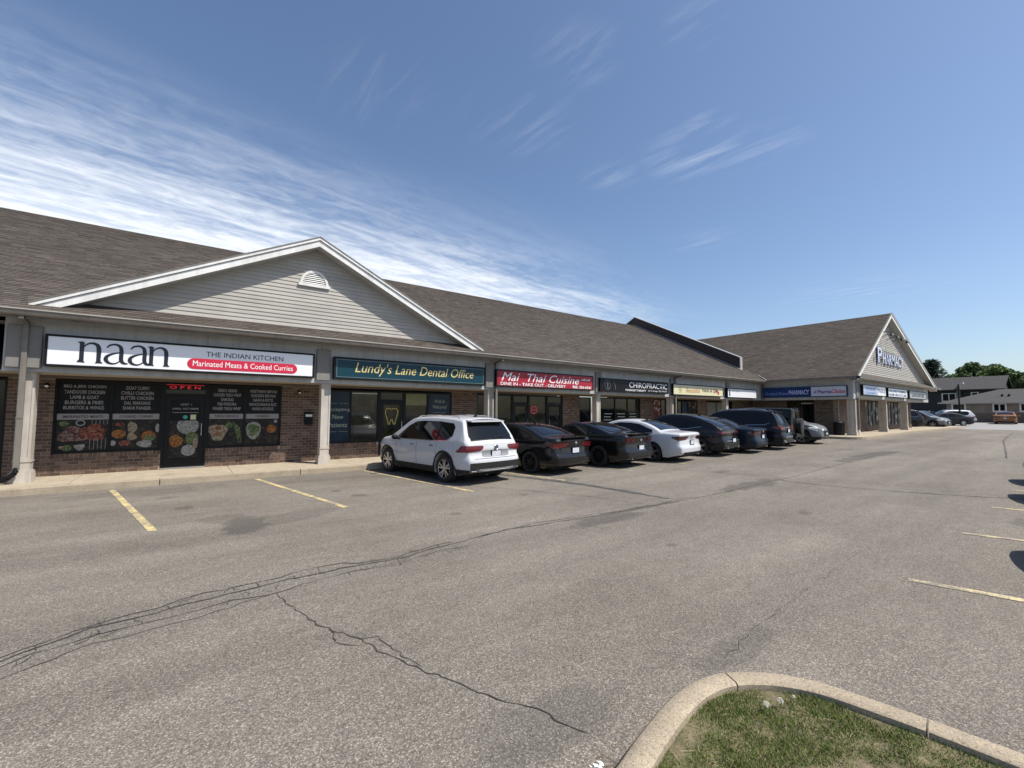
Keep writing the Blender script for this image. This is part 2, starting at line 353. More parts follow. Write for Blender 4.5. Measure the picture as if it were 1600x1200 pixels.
crack([(12.18, 8.08), (12.62, 6.69), (13.15, 5.21)], .02, .14, .015)
crack([(5.6, 9.2), (6.4, 7.9), (7.0, 6.6), (7.3, 5.4)], .014, .12, .014)
crack([(3.24, 1.75), (3.93, 1.84), (4.96, 1.89), (5.77, 1.93), (7.5, 2.0)], .0028, .1, .012)
crack([(21, 8.0), (24, 6.8), (27, 5.3)], .03, .2, .02); crack([(30, 7.5), (33, 6.4), (38, 5.5)], .04, .2, .02); crack([(24, 2.2), (36, 3.4), (50, 4.2)], .04, .25, .02)
M_TAR = simple('tar_sealed_seam', (.060, .057, .052), .8, var=.35, vs=5)
random.seed(8)
p = wander([(7.3, 10.4), (7.75, 8.9), (8.0, 7.9), (8.1, 6.9), (8.17, 5.5)], .15, .015)
mb = MB(); strip(mb, p, [random.uniform(.16, .27)*(1 if i < len(p)-5 else .5) for i in range(len(p))], .004); mb.build('tar_seam', M_TAR, kind='structure')

def paint_material(name, col):
    m, t, b = nmat(name); geo = t.nodes.new('ShaderNodeNewGeometry').outputs['Position']
    n = tmath(t, 'ADD', tmath(t, 'MULTIPLY', tnoise(t, 55, 4, .7, vec=geo), .6), tmath(t, 'MULTIPLY', tnoise(t, 4, 4, .6, vec=geo), .45))
    f = trange(t, n, .43, .60)
    c = tmix(t, f, tuple(c for c in col), (.17, .155, .135))
    t.links.new(c, b.inputs['Base Color']); b.inputs['Roughness'].default_value = .85; return m
M_YEL = paint_material('worn_yellow_paint', (.62, .49, .21)); M_YEL2 = paint_material('faded_line_paint', (.60, .49, .26))
for i in range(11):
    x1, y1 = -1.23+2.83*i, 13.42; x2, y2 = -.30+2.80*i, 8.55
    mb = MB(); strip(mb, [(x1+(x2-x1)*k/10, y1+(y2-y1)*k/10) for k in range(11)], .105, .005); mb.build('parking_line', M_YEL, kind='structure')
for i in range(6):
    x1, y1 = [6.37, 9.4, 12.23, 15.09, 18.0, 20.9][i], 1.36; dx, dy = .24, -.97
    mb = MB(); strip(mb, [(x1+dx*k*.5, y1+dy*k*.5) for k in range(11)], .11, .005); mb.build('parking_line', M_YEL2, kind='structure')

# sidewalk along the shops: one slab and one kerb stone per joint
def slope_box(mb, x0, x1, y0, y1, zt, zb):
    a, b = gz(x0), gz(x1)
    mb.hexa([(x0, y0, a+zb), (x1, y0, b+zb), (x1, y1, b+zb), (x0, y1, a+zb), (x0, y0, a+zt), (x1, y0, b+zt), (x1, y1, b+zt), (x0, y1, a+zt)])
random.seed(4)
sw = bpy.data.objects.new('sidewalk', None); COL.objects.link(sw); sw['kind'] = 'structure'; ORG['sidewalk'] = (0, 0, 0)
x = -9.7
while x < 33:
    x2 = min(x+3.1, 34.0); mb = MB(); slope_box(mb, x-1.6+.006, x2-1.6-.006, 13.805, 15.9, .15, -.2); mb.build('slab', M_WALK, sw)
    if x < 31.0:
        mb = MB(); slope_box(mb, x+.006, min(x2, 31.3)-.006, 13.60, 13.797, .152, -.2)
        o = mb.build('kerb_stone', M_CONC, sw)
        bv = o.modifiers.new('b', 'BEVEL'); bv.width = .018; bv.segments = 2
    x = x2
# raised walk round the wing
def zprism(pts, z0, z1, name, mat, par, bev=.02):
    mb = MB(); q = [(x, y, gz(x)+z0) for x, y in pts]; n = len(q); up = [(x, y, gz(x)+z1) for x, y in pts]
    mb.add(q+up, [tuple(range(n))[::-1], tuple(range(n, 2*n))]+[(i, (i+1) % n, n+(i+1) % n, n+i) for i in range(n)])
    o = mb.build(name, mat, par)
    if bev: bv = o.modifiers.new('b', 'BEVEL'); bv.width = bev; bv.segments = 2
    return o
arc = [(32.4+1.1*math.cos(a), 9.5+1.1*math.sin(a)) for a in [rad(180+15*k) for k in range(7)]]
zprism([(31.32, 13.59)]+[(31.30, 9.6)]+arc[1:]+[(42, 8.4), (42, 8.6), (32.42, 8.6), (32.0, 8.75), (31.6, 9.1), (31.5, 9.6), (31.52, 13.59)], -.1, .15, 'kerb_stone', M_CONC, sw)
zprism([(31.53, 13.79), (31.52, 9.62), (31.62, 9.12), (32.02, 8.77), (32.42, 8.61), (42, 8.61), (42, 10.9), (35, 10.9), (35, 13.79)], -.1, .146, 'slab', M_WALK, sw, 0)
zprism([(42.01, 8.4), (63, 8.4), (63, 8.6), (42.01, 8.6)], -.1, .15, 'kerb_stone', M_CONC, sw)
zprism([(42.01, 8.61), (63, 8.61), (63, 11.0), (42.01, 11.0)], -.1, .146, 'slab', M_WALK, sw, 0)

# ------------------------------------------------------------------ wall helpers
class Wall:
    """a vertical wall: s along it, d outward, z up"""
    def __init__(s, kind, c): s.k = kind; s.c = c
    def P(s, a, d, z): return (a, s.c-d, z) if s.k == 'x' else (s.c-d, a, z)
    def box(s, mb, s0, s1, d0, d1, z0, z1, r=0.):
        if s.k == 'x': mb.box(s0, s1, s.c-d1, s.c-d0, z0, z1, r)
        else: mb.box(s.c-d1, s.c-d0, s0, s1, z0, z1, r)
    @property
    def dir(s): return (1, 0, 0) if s.k == 'x' else (0, -1, 0)
    @property
    def n(s): return (0, -1, 0) if s.k == 'x' else (-1, 0, 0)
BL, BH, JT = .198, .072, .014
def brick_panels(W, rects, parent, label_wall=None, singles=0):
    if len(rects) > 1:
        o_ = [brick_panels(W, [q], parent, None, singles if i == 0 else 0) for i, q in enumerate(rects)]; return o_[0]
    wall = MB()
    for s0, s1, z0, z1 in rects: W.box(wall, s0, s1, -.25, -.009, z0, z1)
    wo_ = wall.build('brick_wall', M_MORTAR, parent)
    full = []; cut = MB()
    for s0, s1, z0, z1 in rects:
        z = z0+.004; k = 0
        while z+BH*.5 < z1:
            zt = min(z+BH, z1); s = s0-((BL+JT)/2 if k % 2 else 0)
            while s < s1:
                a, b = max(s, s0), min(s+BL, s1)
                if b-a > .03:
                    if b-a > BL-.002 and zt-z > BH-.002: full.append((a, z))
                    else: W.box(cut, a, b, -.02, random.uniform(-.004, .001), z, zt, random.random())
                s += BL+JT
            z += BH+JT; k += 1
    full.sort(key=lambda q: (Vector(W.P(q[0], 0, q[1]))-Vector((0, 0, CH))).length)
    if singles:
        me = []
        for _ in range(2):
            m = MB(); o = W.P(0, 0, 0)
            if W.k == 'x': m.box(0, BL, 0, .02, 0, BH)
            else: m.box(0, .02, 0, BL, 0, BH)
            me.append(m.mesh('brick', M_BRICK))
        for a, z in full[:singles]:
            p = W.P(a, random.uniform(-.004, .002), z); link('brick', random.choice(me), wo_, p)
    for a, z in full[singles:]: W.box(cut, a, a+BL, -.02, random.uniform(-.004, .001), z, z+BH, random.random())
    cut.build('brick', M_BRICK, wo_, kind='stuff')
    return wo_
def soldier(W, s0, s1, z0, h, parent):          # upright bricks under a sill
    s = s0; m = MB()
    while s+.07 < s1: W.box(m, s, s+BH, -.02, random.uniform(.006, .012), z0, z0+h, random.random()); s += BH+JT
    m2 = MB(); W.box(m2, s0, s1, -.2, -.002, z0, z0+h); m2.build('sill_mortar', M_MORTAR, parent)
    m.build('brick', M_BRICK, parent, kind='stuff')
def window(W, s0, s1, z0, z1, parent, mull=(), mat=None, name='window', fr=.05, trans=None, label=None):
    m = MB(); W.box(m, s0, s1, -.09, -.02, z0, z0+fr); W.box(m, s0, s1, -.09, -.02, z1-fr, z1)
    W.box(m, s0, s0+fr, -.09, -.021, z0+fr, z1-fr); W.box(m, s1-fr, s1, -.09, -.021, z0+fr, z1-fr)
    ed = [s0+fr]
    for q in mull: W.box(m, q-fr/2, q+fr/2, -.09, -.021, z0+fr, z1-fr); ed += [q-fr/2, q+fr/2]
    ed.append(s1-fr)
    if trans: W.box(m, s0+fr, s1-fr, -.088, -.018, trans-.03, trans+.03)
    o = m.build(name, M_BRONZE, parent)
    if label: o['label'] = label
    for i in range(0, len(ed), 2):
        p = MB(); W.box(p, ed[i], ed[i+1], -.065, -.055, z0+fr, z1-fr)
        mm = mat[i//2] if isinstance(mat, list) else (mat or M_DARKROOM)
        p.build('pane', mm, o)
    return o
def door(W, s0, s1, z0, z1, parent, mat=None, hs=1, label=None, lite=.12, trans=2.17):
    m = MB(); f = .06
    W.box(m, s0, s0+f, -.10, -.01, z0, z1); W.box(m, s1-f, s1, -.10, -.01, z0, z1); W.box(m, s0+f, s1-f, -.10, -.01, z1-.05, z1)
    if z1 > trans+.1: W.box(m, s0+f, s1-f, -.10, -.012, trans, trans+.05)
    a, b = s0+f, s1-f; t = min(trans, z1-.05)
    W.box(m, a+.005, a+lite, -.08, -.03, z0+.02, t-.005); W.box(m, b-lite, b-.005, -.08, -.03, z0+.02, t-.005)
    W.box(m, a+lite, b-lite, -.08, -.03, z0+.02, z0+.25); W.box(m, a+lite, b-lite, -.08, -.03, t-.14, t-.005)
    o = m.build('door', M_BRONZE, parent)
    if label: o['label'] = label
    p = MB(); W.box(p, a+lite, b-lite, -.06, -.05, z0+.25, t-.14); p.build('pane', mat or M_DARKROOM, o)
    if z1 > trans+.1: p = MB(); W.box(p, a, b, -.06, -.05, trans+.05, z1-.05); p.build('transom_pane', M_DARKROOM, o)
    h = MB(); hx = b-lite/2 if hs > 0 else a+lite/2; h.cyl(W.P(hx, .03, z0+.9), W.P(hx, .03, z0+1.25), .012, n=8); W.box(h, hx-.008, hx+.008, -.03, .03, z0+.93, z0+.95); W.box(h, hx-.008, hx+.008, -.03, .03, z0+1.2, z0+1.22)
    h.build('handle', M_CHROME, o)
    th = MB(); W.box(th, s0, s1, -.1, .03, z0-.01, z0+.018); th.build('threshold', M_ALU, o)
    return o

# ------------------------------------------------------------------ shingled roof planes
EXP, SW = .142, .305
def shingles(parent, base, u, v, n, ulen, vlen, keep, singles=0, name='shingle'):
    """base corner, unit u along the eave, unit v up the slope, n normal"""
    u, v, n, base = map(Vector, (u, v, n, base)); rest = MB(); allp = []
    rows = int(vlen/EXP)
    for k in range(rows):
        a = random.random()*.12; allp.append((0, k, a)) if a > .03 and keep(*(base+v*(k*EXP))) else None
        while a < ulen:
            wd = random.choice((.22, .28, .33, .40)); c = base+u*(a+wd/2)+v*(k*EXP)
            if keep(c.x, c.y, c.z): allp.append((a, k, wd))
            a += wd
    def wedge(mb, o, wd, th, r):
        b0 = o; b1 = o+u*(wd-.006); up = v*EXP*1.04
        P = [b0, b1, b0+n*th, b1+n*th, b0+up, b1+up]
        mb.add(P, [(0, 1, 3, 2), (2, 3, 5, 4), (0, 2, 4), (1, 5, 3)], r)
    cen = lambda q: (base+u*(q[0]+q[2]/2)+v*(q[1]*EXP)-Vector((0, 0, CH))).length
    if singles:
        # the ones that show largest: nearest the viewer and inside the picture
        vis = [q for q in allp if (lambda c: c.x > -.95*c.y*.30 and c.x > -3.8)(base+u*q[0]+v*(q[1]*EXP))]
        vis.sort(key=cen); first = set(vis[:singles]); lib = {}
        for q in first:
            a, k, wd = q
            if wd not in lib: m = MB(); wedge(m, Vector((0, 0, 0)), wd, .011, 0); lib[wd] = m.mesh('shingle', M_SHING)
            link(name, lib[wd], parent, base+u*a+v*(k*EXP)+n*random.uniform(.0, .002))
    else: first = set()
    for q in allp:
        if q in first: continue
        a, k, wd = q; wedge(rest, base+u*a+v*(k*EXP)+n*random.uniform(0, .003), wd, random.uniform(.008, .014), random.random())
    rest.build(name, M_SHING, parent, kind='stuff')
# ------------------------------------------------------------------ the plaza building
YW, YF, YG = 15.71, 14.51, 13.96
plaza = thing('shopping_plaza', 'long single storey brick shopping plaza with brown shingle roof and a wide grey front gable', 'building', (14, 15.7, 0))
WX = Wall('x', YW)
SL = .5; ZL = 4.0
def zroof(y): return ZL+SL*(y-YG)
ln = math.hypot(1, SL); VM = (0, 1/ln, SL/ln); NM = (0, -SL/ln, 1/ln)
# roof deck + shingles
random.seed(11)
rf = MB(); YR = 25.15; ZR = zroof(YR)
rf.hexa([(-11, YG+.03, ZL-.10), (33.9, YG+.03, ZL-.10), (32.9, YR, ZR-.10), (-11, YR, ZR-.10), (-11, YG+.03, ZL-.012), (32.3, YG+.03, ZL-.012), (32.9, YR, ZR-.012), (-11, YR, ZR-.012)])
roof = rf.build('roof', M_SHING, plaza)
vk = lambda y: 32.3+.806*(y-YG)
shingles(roof, (-11, YG-.02, ZL-.01), (1, 0, 0), VM, NM, 46, math.hypot(YR-YG, ZR-ZL), lambda x, y, z: x < (vk(y) if y < 15.8 else 32.75), singles=300)
mb = MB(); mb.hexa([(-11, YR, ZR-.1), (32.9, YR, ZR-.1), (32.9, YR+11, ZR-5.6), (-11, YR+11, ZR-5.6), (-11, YR, ZR), (32.9, YR, ZR), (32.9, YR+11, ZR-5.5), (-11, YR+11, ZR-5.5)]); mb.build('rear_roof', M_SHING, plaza)
mb = MB()
a = -11
while a < 32.7: mb.prism([(a, YR-.13, ZR-.055+.005), (a, YR, ZR+.02), (a, YR+.13, ZR-.05), (a, YR, ZR-.02)], (.285, 0, 0), random.random()); a += .29
mb.build('ridge_cap', M_SHING, plaza, kind='stuff')
# gutter, eave fascia, soffit
mb = MB()
prof = [(YG-.06, 3.985), (YG-.06, 3.95), (YG-.03, 3.87), (YG+.0, 3.845), (YG+.09, 3.845), (YG+.09, 3.985), (YG+.07, 3.985), (YG+.07, 3.865), (YG+.0, 3.865), (YG-.035, 3.965), (YG-.035, 3.985)]
mb.prism([(-11, y, z) for y, z in prof], (32.35+11, 0, 0)); mb.build('gutter', M_GUTTER, plaza)
mb = MB(); mb.box(-11, 32.3, YG-.075, YG-.058, 3.968, 3.992); mb.build('gutter_lip', simple('gutter_lip_highlight', (.36, .34, .30), .4), plaza)  # paler than the gutter: a highlight along the lip, put into its colour
mb = MB(); mb.box(-11, 32.4, YG+.09, YG+.12, 3.80, 3.97); mb.build('eave_board', M_GUTTER, plaza)
so = MB(); x = -11
while x < 32.4: so.box(x, x+.095, YG+.12, YF+.01, 3.865, 3.885); so.box(x+.095, x+.125, YG+.12, YF+.01, 3.88, 3.885); x += .125
so.build('eave_soffit', M_SOFFIT, plaza)
# fascia band with panel joints
x = -3.27
bays = [-3.27, .45, 3.4, 6.6, 9.77, 13.0, 16.0, 19.1, 22.1, 25.2, 28.2, 30.6, 32.85]
fb = None
for a, b in zip(bays, bays[1:]):
    mb = MB(); mb.box(a+.003, b-.003, YF, YF+.26, 2.66, 3.868); mb.build('fascia_panel', M_FASCIA, plaza)
mb = MB(); mb.box(-11, 32.85, YF+.255, YW+.3, 2.665, 2.69); mb.build('walkway_soffit', M_SOFFIT, plaza)
mb = MB(); mb.box(-3.27, -3.2, YF+.26, YW, 2.66, 3.88); mb.box(-11, -3.27, YF+.9, YW+.2, 3.87, 3.89); mb.build('end_return', M_FASCIA, plaza)
# rear and side walls so that the building is closed
mb = MB(); mb.box(-11, 33.9, 35.4, 35.6, 0, 3.95); mb.box(-11, -10.8, 15.9, 35.4, 0, 3.95); mb.poly([(-10.9, YG, 3.95), (-10.9, YR, ZR-.11), (-10.9, 36, 3.95)]); mb.build('rear_wall', M_MORTAR, plaza)
# columns
def column(cx, yf, z0, z1, parent, w=.27, dep=.28, face='x'):
    m = MB(); m.box(cx, cx+w, yf, yf+dep, z0+.05, z1)
    c = m.build('column', M_COLUMN, parent)
    b = MB(); b.hexa([(cx-.05, yf-.05, z0), (cx+w+.05, yf-.05, z0), (cx+w+.05, yf+dep+.05, z0), (cx-.05, yf+dep+.05, z0), (cx-.035, yf-.035, z0+.24), (cx+w+.035, yf-.035, z0+.24), (cx+w+.035, yf+dep+.035, z0+.24), (cx-.035, yf+dep+.035, z0+.24)])
    b.build('column_base', M_COLUMN, c)
    b = MB(); b.box(cx-.02, cx+w+.02, yf-.02, yf+dep+.02, z0+.241, z0+.275); b.build('column_collar', M_COLUMN, c); b = MB(); b.box(cx-.015, cx+w+.015, yf-.015, yf+dep+.015, z0+.46, z0+.489); b.build('column_collar', M_COLUMN, c)
    t = MB()
    for q in (cx, cx+w-.045): t.box(q, q+.045, yf-.014, yf-.001, z0+.49, z1-.03)
    t.box(cx+.045, cx+w-.045, yf-.014, yf-.001, z1-.12, z1-.03); t.box(cx+.045, cx+w-.045, yf-.014, yf-.001, z0+.49, z0+.55)
    t.box(cx-.015, cx+w+.015, yf-.02, yf+dep+.015, z1-.028, z1)
    t.build('column_trim', M_COLUMN, c); return c
for cx in (-3.02, 3.43, 9.66, 15.92, 22.0, 28.1):
    column(cx, 14.60, gz(cx)+.15, 2.66, plaza)
    mb = MB(); mb.box(cx-.20, cx+.20 if cx > 0 else cx+.36, YF-.075, YF-.002, 2.74, 3.70); o = mb.build('column_plate', M_PLATE, plaza); bv = o.modifiers.new('b', 'BEVEL'); bv.width = .01
def downspout(x, y, z0, z1):
    m = MB(); m.box(x-.045, x+.045, y-.14, y-.06, 2.2, 3.74)
    m.hexa([(x-.04, y-.52, z1-.06), (x+.04, y-.52, z1-.06), (x+.04, y-.07, 3.70), (x-.04, y-.07, 3.70), (x-.04, y-.52, z1+.02), (x+.04, y-.52, z1+.02), (x+.04, y-.07, 3.78), (x-.04, y-.07, 3.78)])
    m.box(x-.04, x+.04, y-.54, y-.46, z1-.06, z1+.06)
    m.box(x-.045, x+.045, y-.139, y-.059, z0+.3, 2.2)
    for z in (3.4, 1.6): m.box(x-.06, x+.06, y-.15, y-.145, z, z+.03)
    return m
for x in (-2.92, 9.93, 22.2):
    m = downspout(x, YF+(.0 if x > 0 else 0), gz(x)+.15, 3.84); d = m.build('downspout', M_GUTTER, plaza)
m = MB(); zb = .15; m.tube([(-2.92, YF-.1, zb+.36), (-2.93, YF-.12, zb+.25), (-3.03, YF-.10, zb+.14), (-3.20, YF-.02, zb+.07), (-3.5, YF+.05, zb+.055)], .05, 10); m.build('drain_hose', M_BLACK, d)
# brick panels and shopfronts, left to right
random.seed(21)
zs = lambda x: gz(x)+.15
R = [(-10.5, -4.4, .15, 2.66), (-3.42, -2.62, .15, 2.58), (-2.62, -.48, .15, .58), (.55, 2.5, .15, .58), (2.5, 3.72, .15, 2.58), (3.72, 5.68, .15, .58), (6.66, 8.66, .15, .58), (8.66, 9.84, .15, 2.58),
     (9.84, 10.66, .15, .5), (10.66, 12.64, .18, .55), (14.76, 15.9, .2, 2.58), (15.9, 16.75, .22, .55), (17.3, 20.75, .25, .5), (20.75, 21.95, .27, 2.58), (21.95, 23.9, .28, .6), (24.0, 26.65, .3, .6), (26.65, 27.75, .33, 2.58), (27.75, 30.2, .33, .6), (31.1, 34.02, .35, 2.6)]
# the largest-showing bricks become single parts; near panels first
quota = {0: 0, 1: 40, 2: 90, 3: 80, 4: 90}
bws = [brick_panels(WX, [q], plaza, None, quota.get(i, 0)) for i, q in enumerate(R)]; bw = bws[2]
for a, b in ((-2.62, -.48), (.55, 2.5), (3.72, 5.68), (6.66, 8.66)): soldier(WX, a, b, .585, .10, bw)
mb = MB(); mb.box(-11, 34, YW-.004, YW+.2, 2.585, 2.664); mb.build('head_board', simple('brown_head_board', (.13, .10, .075), .7), plaza)
M_INT = simple('dim_shop_interior', (.022, .023, .014), .06, var=.8, vs=1.6, spec=.35)
M_INT2 = simple('dim_shop_interior_green', (.016, .019, .009), .05, var=.9, vs=2.2, spec=.35)
M_BLIND = simple('yellow_green_roller_blind', (.17, .18, .09), .7, var=.2, vs=4)
M_POSTER = simple('black_window_film', (.007, .007, .008), .4, spec=.15)
M_NAVY = simple('navy_window_film', (.010, .024, .042), .25, var=.25, vs=1.2, spec=.2)
M_GREYT = simple('grey_print', (.27, .26, .26), .5); M_GREYB = simple('grey_heading_band', (.23, .22, .22), .5)
M_DKT = simple('dark_print', (.06, .03, .035), .5)
def P(s, z, d=0.): return (s, YW-d, z)
# -- naan unit
wl = window(WX, -2.62, -.48, .69, 2.56, plaza, mull=(-1.55,), mat=M_POSTER, label='shop window covered by menu film, left of the restaurant door')
wr = window(WX, .55, 2.5, .69, 2.56, plaza, mull=(1.50,), mat=M_POSTER, label='shop window covered by menu film, right of the restaurant door')
dn = door(WX, -.48, .55, .17, 2.56, plaza, mat=M_POSTER, hs=1, label='black glass restaurant door with food print', trans=2.22)
def menu(win, s0, s1, lines, head):
    c = (s0+s1)/2; wd = s1-s0
    mx_ = max(len(l) for l in lines)
    for i, l in enumerate(lines):
        w_ = min(.80, .045*len(l)+.05)*wd/1.0; lettering(l, P(c-w_/2, 2.345-.135*i, -.051), (1, 0, 0), w_, .092, M_GREYT, win, bold=.012)
    m = MB(); m.box(s0+.01, s1-.01, YW+.050, YW+.0545, 1.545, 1.695); m.build('heading_band', M_GREYB, win)
    w_ = min(.85, .05*len(head))*wd; lettering(head, P(c-w_/2, 1.585, -.0455), (1, 0, 0), w_, .07, M_DKT, win, bold=.012)
menu(wl, -2.57, -1.575, ['BBQ & JERK CHICKEN', 'TANDOORI CHICKEN', 'LAMB & GOAT', 'BURGERS & FRIES', 'BURRITOS & WINGS'], 'MARINATED MEATS')
menu(wl, -1.525, -.53, ['GOAT CURRY', 'CHILLI CHICKEN', 'BUTTER CHICKEN', 'DAL MAKHANI', 'SHAHI PANEER'], 'COOKED CURRIES')
menu(wr, .60, 1.475, ['SEEKH KEBAB', 'CHICKEN TIKKA WRAP', 'SAMOSAS', 'FISH PAKORA', 'PANEER TIKKA WRAP'], 'TIFFIN SERVICE')
menu(wr, 1.525, 2.45, ['VEGETARIAN BIRYANI', 'CHICKEN BIRYANI', 'NAAN & ROTIS', 'MANCHURIAN & RICE', 'HAKKA NOODLES'], 'CATERING')
def foodmat(name, stops, sc):
    m, t, b = nmat(name); geo = t.nodes.new('ShaderNodeNewGeometry').outputs['Position']
    vo = t.nodes.new('ShaderNodeTexVoronoi'); vo.inputs['Scale'].default_value = sc; t.links.new(geo, vo.inputs['Vector'])
    sp = t.nodes.new('ShaderNodeSeparateColor'); t.links.new(vo.outputs['Color'], sp.inputs[0])
    t.links.new(tramp(t, sp.outputs[0], stops), b.inputs['Base Color']); b.inputs['Roughness'].default_value = .4; b.inputs['Specular IOR Level'].default_value = .15; return m
F_BG = foodmat('dark_food_photo_backdrop', [(0, (0.012, 0.014, 0.014)), (.6, (0.022, 0.019, 0.017)), (1, (0.046, 0.037, 0.031))], 14)
F_MEAT = foodmat('skewered_meat_print', [(0, (0.062, 0.015, 0.012)), (.4, (0.130, 0.031, 0.022)), (.7, (0.186, 0.062, 0.037)), (1, (0.211, 0.124, 0.093))], 26)
F_LAMB = foodmat('sliced_lamb_print', [(0, (0.056, 0.025, 0.022)), (.5, (0.112, 0.056, 0.050)), (1, (0.223, 0.174, 0.155))], 24)
F_CURRY = foodmat('orange_curry_print', [(0, (0.124, 0.037, 0.012)), (.5, (0.211, 0.074, 0.019)), (1, (0.285, 0.161, 0.062))], 34)
F_NAAN = foodmat('flatbread_print', [(0, (0.099, 0.062, 0.037)), (.4, (0.211, 0.167, 0.112)), (1, (0.285, 0.248, 0.186))], 26)
F_GREEN = foodmat('salad_print', [(0, (0.031, 0.062, 0.019)), (.5, (0.074, 0.112, 0.043)), (1, (0.174, 0.186, 0.099))], 30)
F_RICE = foodmat('rice_print', [(0, (0.124, 0.124, 0.105)), (.5, (0.223, 0.223, 0.205)), (1, (0.298, 0.298, 0.285))], 30)
F_PLATE = simple('pale_plate_print', (.22, .22, .21), .4)
def foodpanel(win, s0, s1, z0, z1, items, dy=0):
    m = MB(); m.box(s0, s1, YW+.051+dy, YW+.0545+dy, z0, z1); p = m.build('food_photo', F_BG, win)
    for k, (fx, fz, rx, rz, mt, sh) in enumerate(items):
        cx = s0+fx*(s1-s0); cz = z0+fz*(z1-z0); pts = []
        n = 22
        for i in range(n):
            a = 2*math.pi*i/n; q = 1+(.16*math.sin(3*a+k)+random.uniform(-.08, .08))*sh
            x_ = min(max(cx+rx*math.cos(a)*q, s0), s1); z_ = min(max(cz+rz*math.sin(a)*q, z0), z1); pts.append((x_, YW+.050+dy-.0006*k, z_))
        mm = MB(); mm.poly(pts); mm.build('food_photo', mt, win)
random.seed(5)
foodpanel(wl, -2.565, -1.58, .745, 1.54, [(.14, .88, .09, .07, F_GREEN, 0), (.45, .90, .09, .08, F_PLATE, 0), (.45, .90, .065, .055, F_BG, 0), (.33, .52, .28, .19, F_LAMB, 1), (.70, .58, .25, .22, F_MEAT, .8), (.22, .10, .09, .08, F_GREEN, 0), (.46, .12, .10, .08, F_RICE, 1), (.12, .12, .05, .04, F_NAAN, 0)])
m = MB()
for i in range(5):
    xx = -1.93+.075*i; m.box(xx, xx+.008, YW+.045, YW+.0495, .77, 1.06); m.box(xx+.02, xx+.028, YW+.045, YW+.0495, 1.42, 1.53)
m.build('food_photo', F_PLATE, wl)
foodpanel(wl, -1.52, -.535, .745, 1.54, [(.15, .52, .145, .115, F_CURRY, 0), (.42, .72, .10, .17, F_NAAN, .6), (.42, .42, .10, .10, F_NAAN, .8), (.78, .42, .155, .15, F_CURRY, .2), (.80, .36, .13, .08, F_GREEN, .6), (.70, .17, .16, .10, F_RICE, .5), (.28, .20, .11, .08, F_MEAT, .4), (.04, .22, .06, .07, F_PLATE, .2), (.16, .84, .09, .05, F_MEAT, .3), (.97, .7, .05, .12, F_PLATE, .1)])
foodpanel(wr, .605, 1.47, .745, 1.54, [(.27, .52, .235, .24, F_NAAN, 1), (.27, .66, .07, .06, F_MEAT, 0), (.27, .44, .07, .06, F_CURRY, 0), (.58, .78, .09, .09, F_GREEN, .4)])
m = MB()
for i in range(4): m.prism([(1.20+.05*i, YW+.048, 1.45-.05*i), (1.23+.05*i, YW+.048, 1.45-.05*i), (1.40+.02*i, YW+.048, .83), (1.37+.02*i, YW+.048, .80)], (0, .003, 0))
m.build('food_photo', F_GREEN, wr)
foodpanel(wr, 1.53, 2.445, .745, 1.54, [(.24, .56, .20, .27, F_RICE, .3), (.24, .58, .15, .19, F_GREEN, .8), (.78, .60, .14, .13, F_CURRY, .2), (.90, .90, .05, .05, F_PLATE, 0)])
foodpanel(dn, -.30, .37, .44, 1.50, [(.62, .86, .26, .24, F_RICE, .1), (.22, .46, .16, .17, F_CURRY, .3), (.78, .52, .17, .17, F_GREEN, .7), (.66, .20, .165, .16, F_RICE, .1), (.90, .40, .06, .16, F_NAAN, .2)], dy=-.006)
lettering('UNIT 1', P(-.08, 1.93, -.045), (1, 0, 0), .26, .06, M_GREYT, dn, bold=.01); lettering('(905) 357-0808', P(-.26, 1.80, -.045), (1, 0, 0), .60, .065, M_GREYT, dn, bold=.012)
m = MB(); m.box(-.26, .34, YW+.04, YW+.045, 1.725, 1.737); m.build('rule_line', M_GREYT, dn)
m = MB(); m.cyl((.04, YW+.042, 1.60), (.04, YW+.048, 1.60), .055, n=16); m.build('round_sticker', simple('teal_sticker', (.03, .30, .22), .4), dn)
m = MB(); m.box(.16, .29, YW+.042, YW+.047, 1.53, 1.67); m.build('paper_notice', simple('cream_paper', (.50, .50, .34), .6), dn)
m = MB(); m.box(-.42, .50, YW-.03, YW-.005, 2.38, 2.53); led = m.build('open_led_sign', M_BLACK, dn)
M_RED = simple('lit_red_led', (.8, .02, .04), .4, emit=.3)
lettering('O P E N', P(-.34, 2.40, .034), (1, 0, 0), .70, .085, M_RED, dn)
m = MB(); m.box(-.42, .46, YW-.036, YW-.031, 2.51, 2.52); m.build('led_border', M_RED, dn)
# -- dental unit
wd1 = window(WX, 3.72, 5.68, .69, 2.52, plaza, mull=(4.68,), mat=[M_NAVY, M_INT], label='shop window, left half covered by navy film')
M_PALE = simple('pale_green_print', (.30, .33, .27), .5)
for l, w_, zq in (('Accepting', .80, 1.76), ('New', .36, 1.52), ('Patients', .62, 1.24)): lettering(l, P(4.26-w_/2, zq, -.05), (1, 0, 0), w_, .15, M_PALE, wd1)
m = MB()
for zq in (2.05, 1.08): m.box(3.92, 4.22, YW+.048, YW+.054, zq, zq+.008); m.box(4.30, 4.60, YW+.048, YW+.054, zq, zq+.008)
m.build('rule_line', M_PALE, wd1)
m = MB(); m.box(4.72, 5.62, YW+.045, YW+.054, 2.40, 2.44); m.build('lamp_strip_reflection', simple('painted_strip_reflection', (.40, .42, .38), .4), wd1)  # pale bar on the pane: a lamp strip's reflection painted as colour
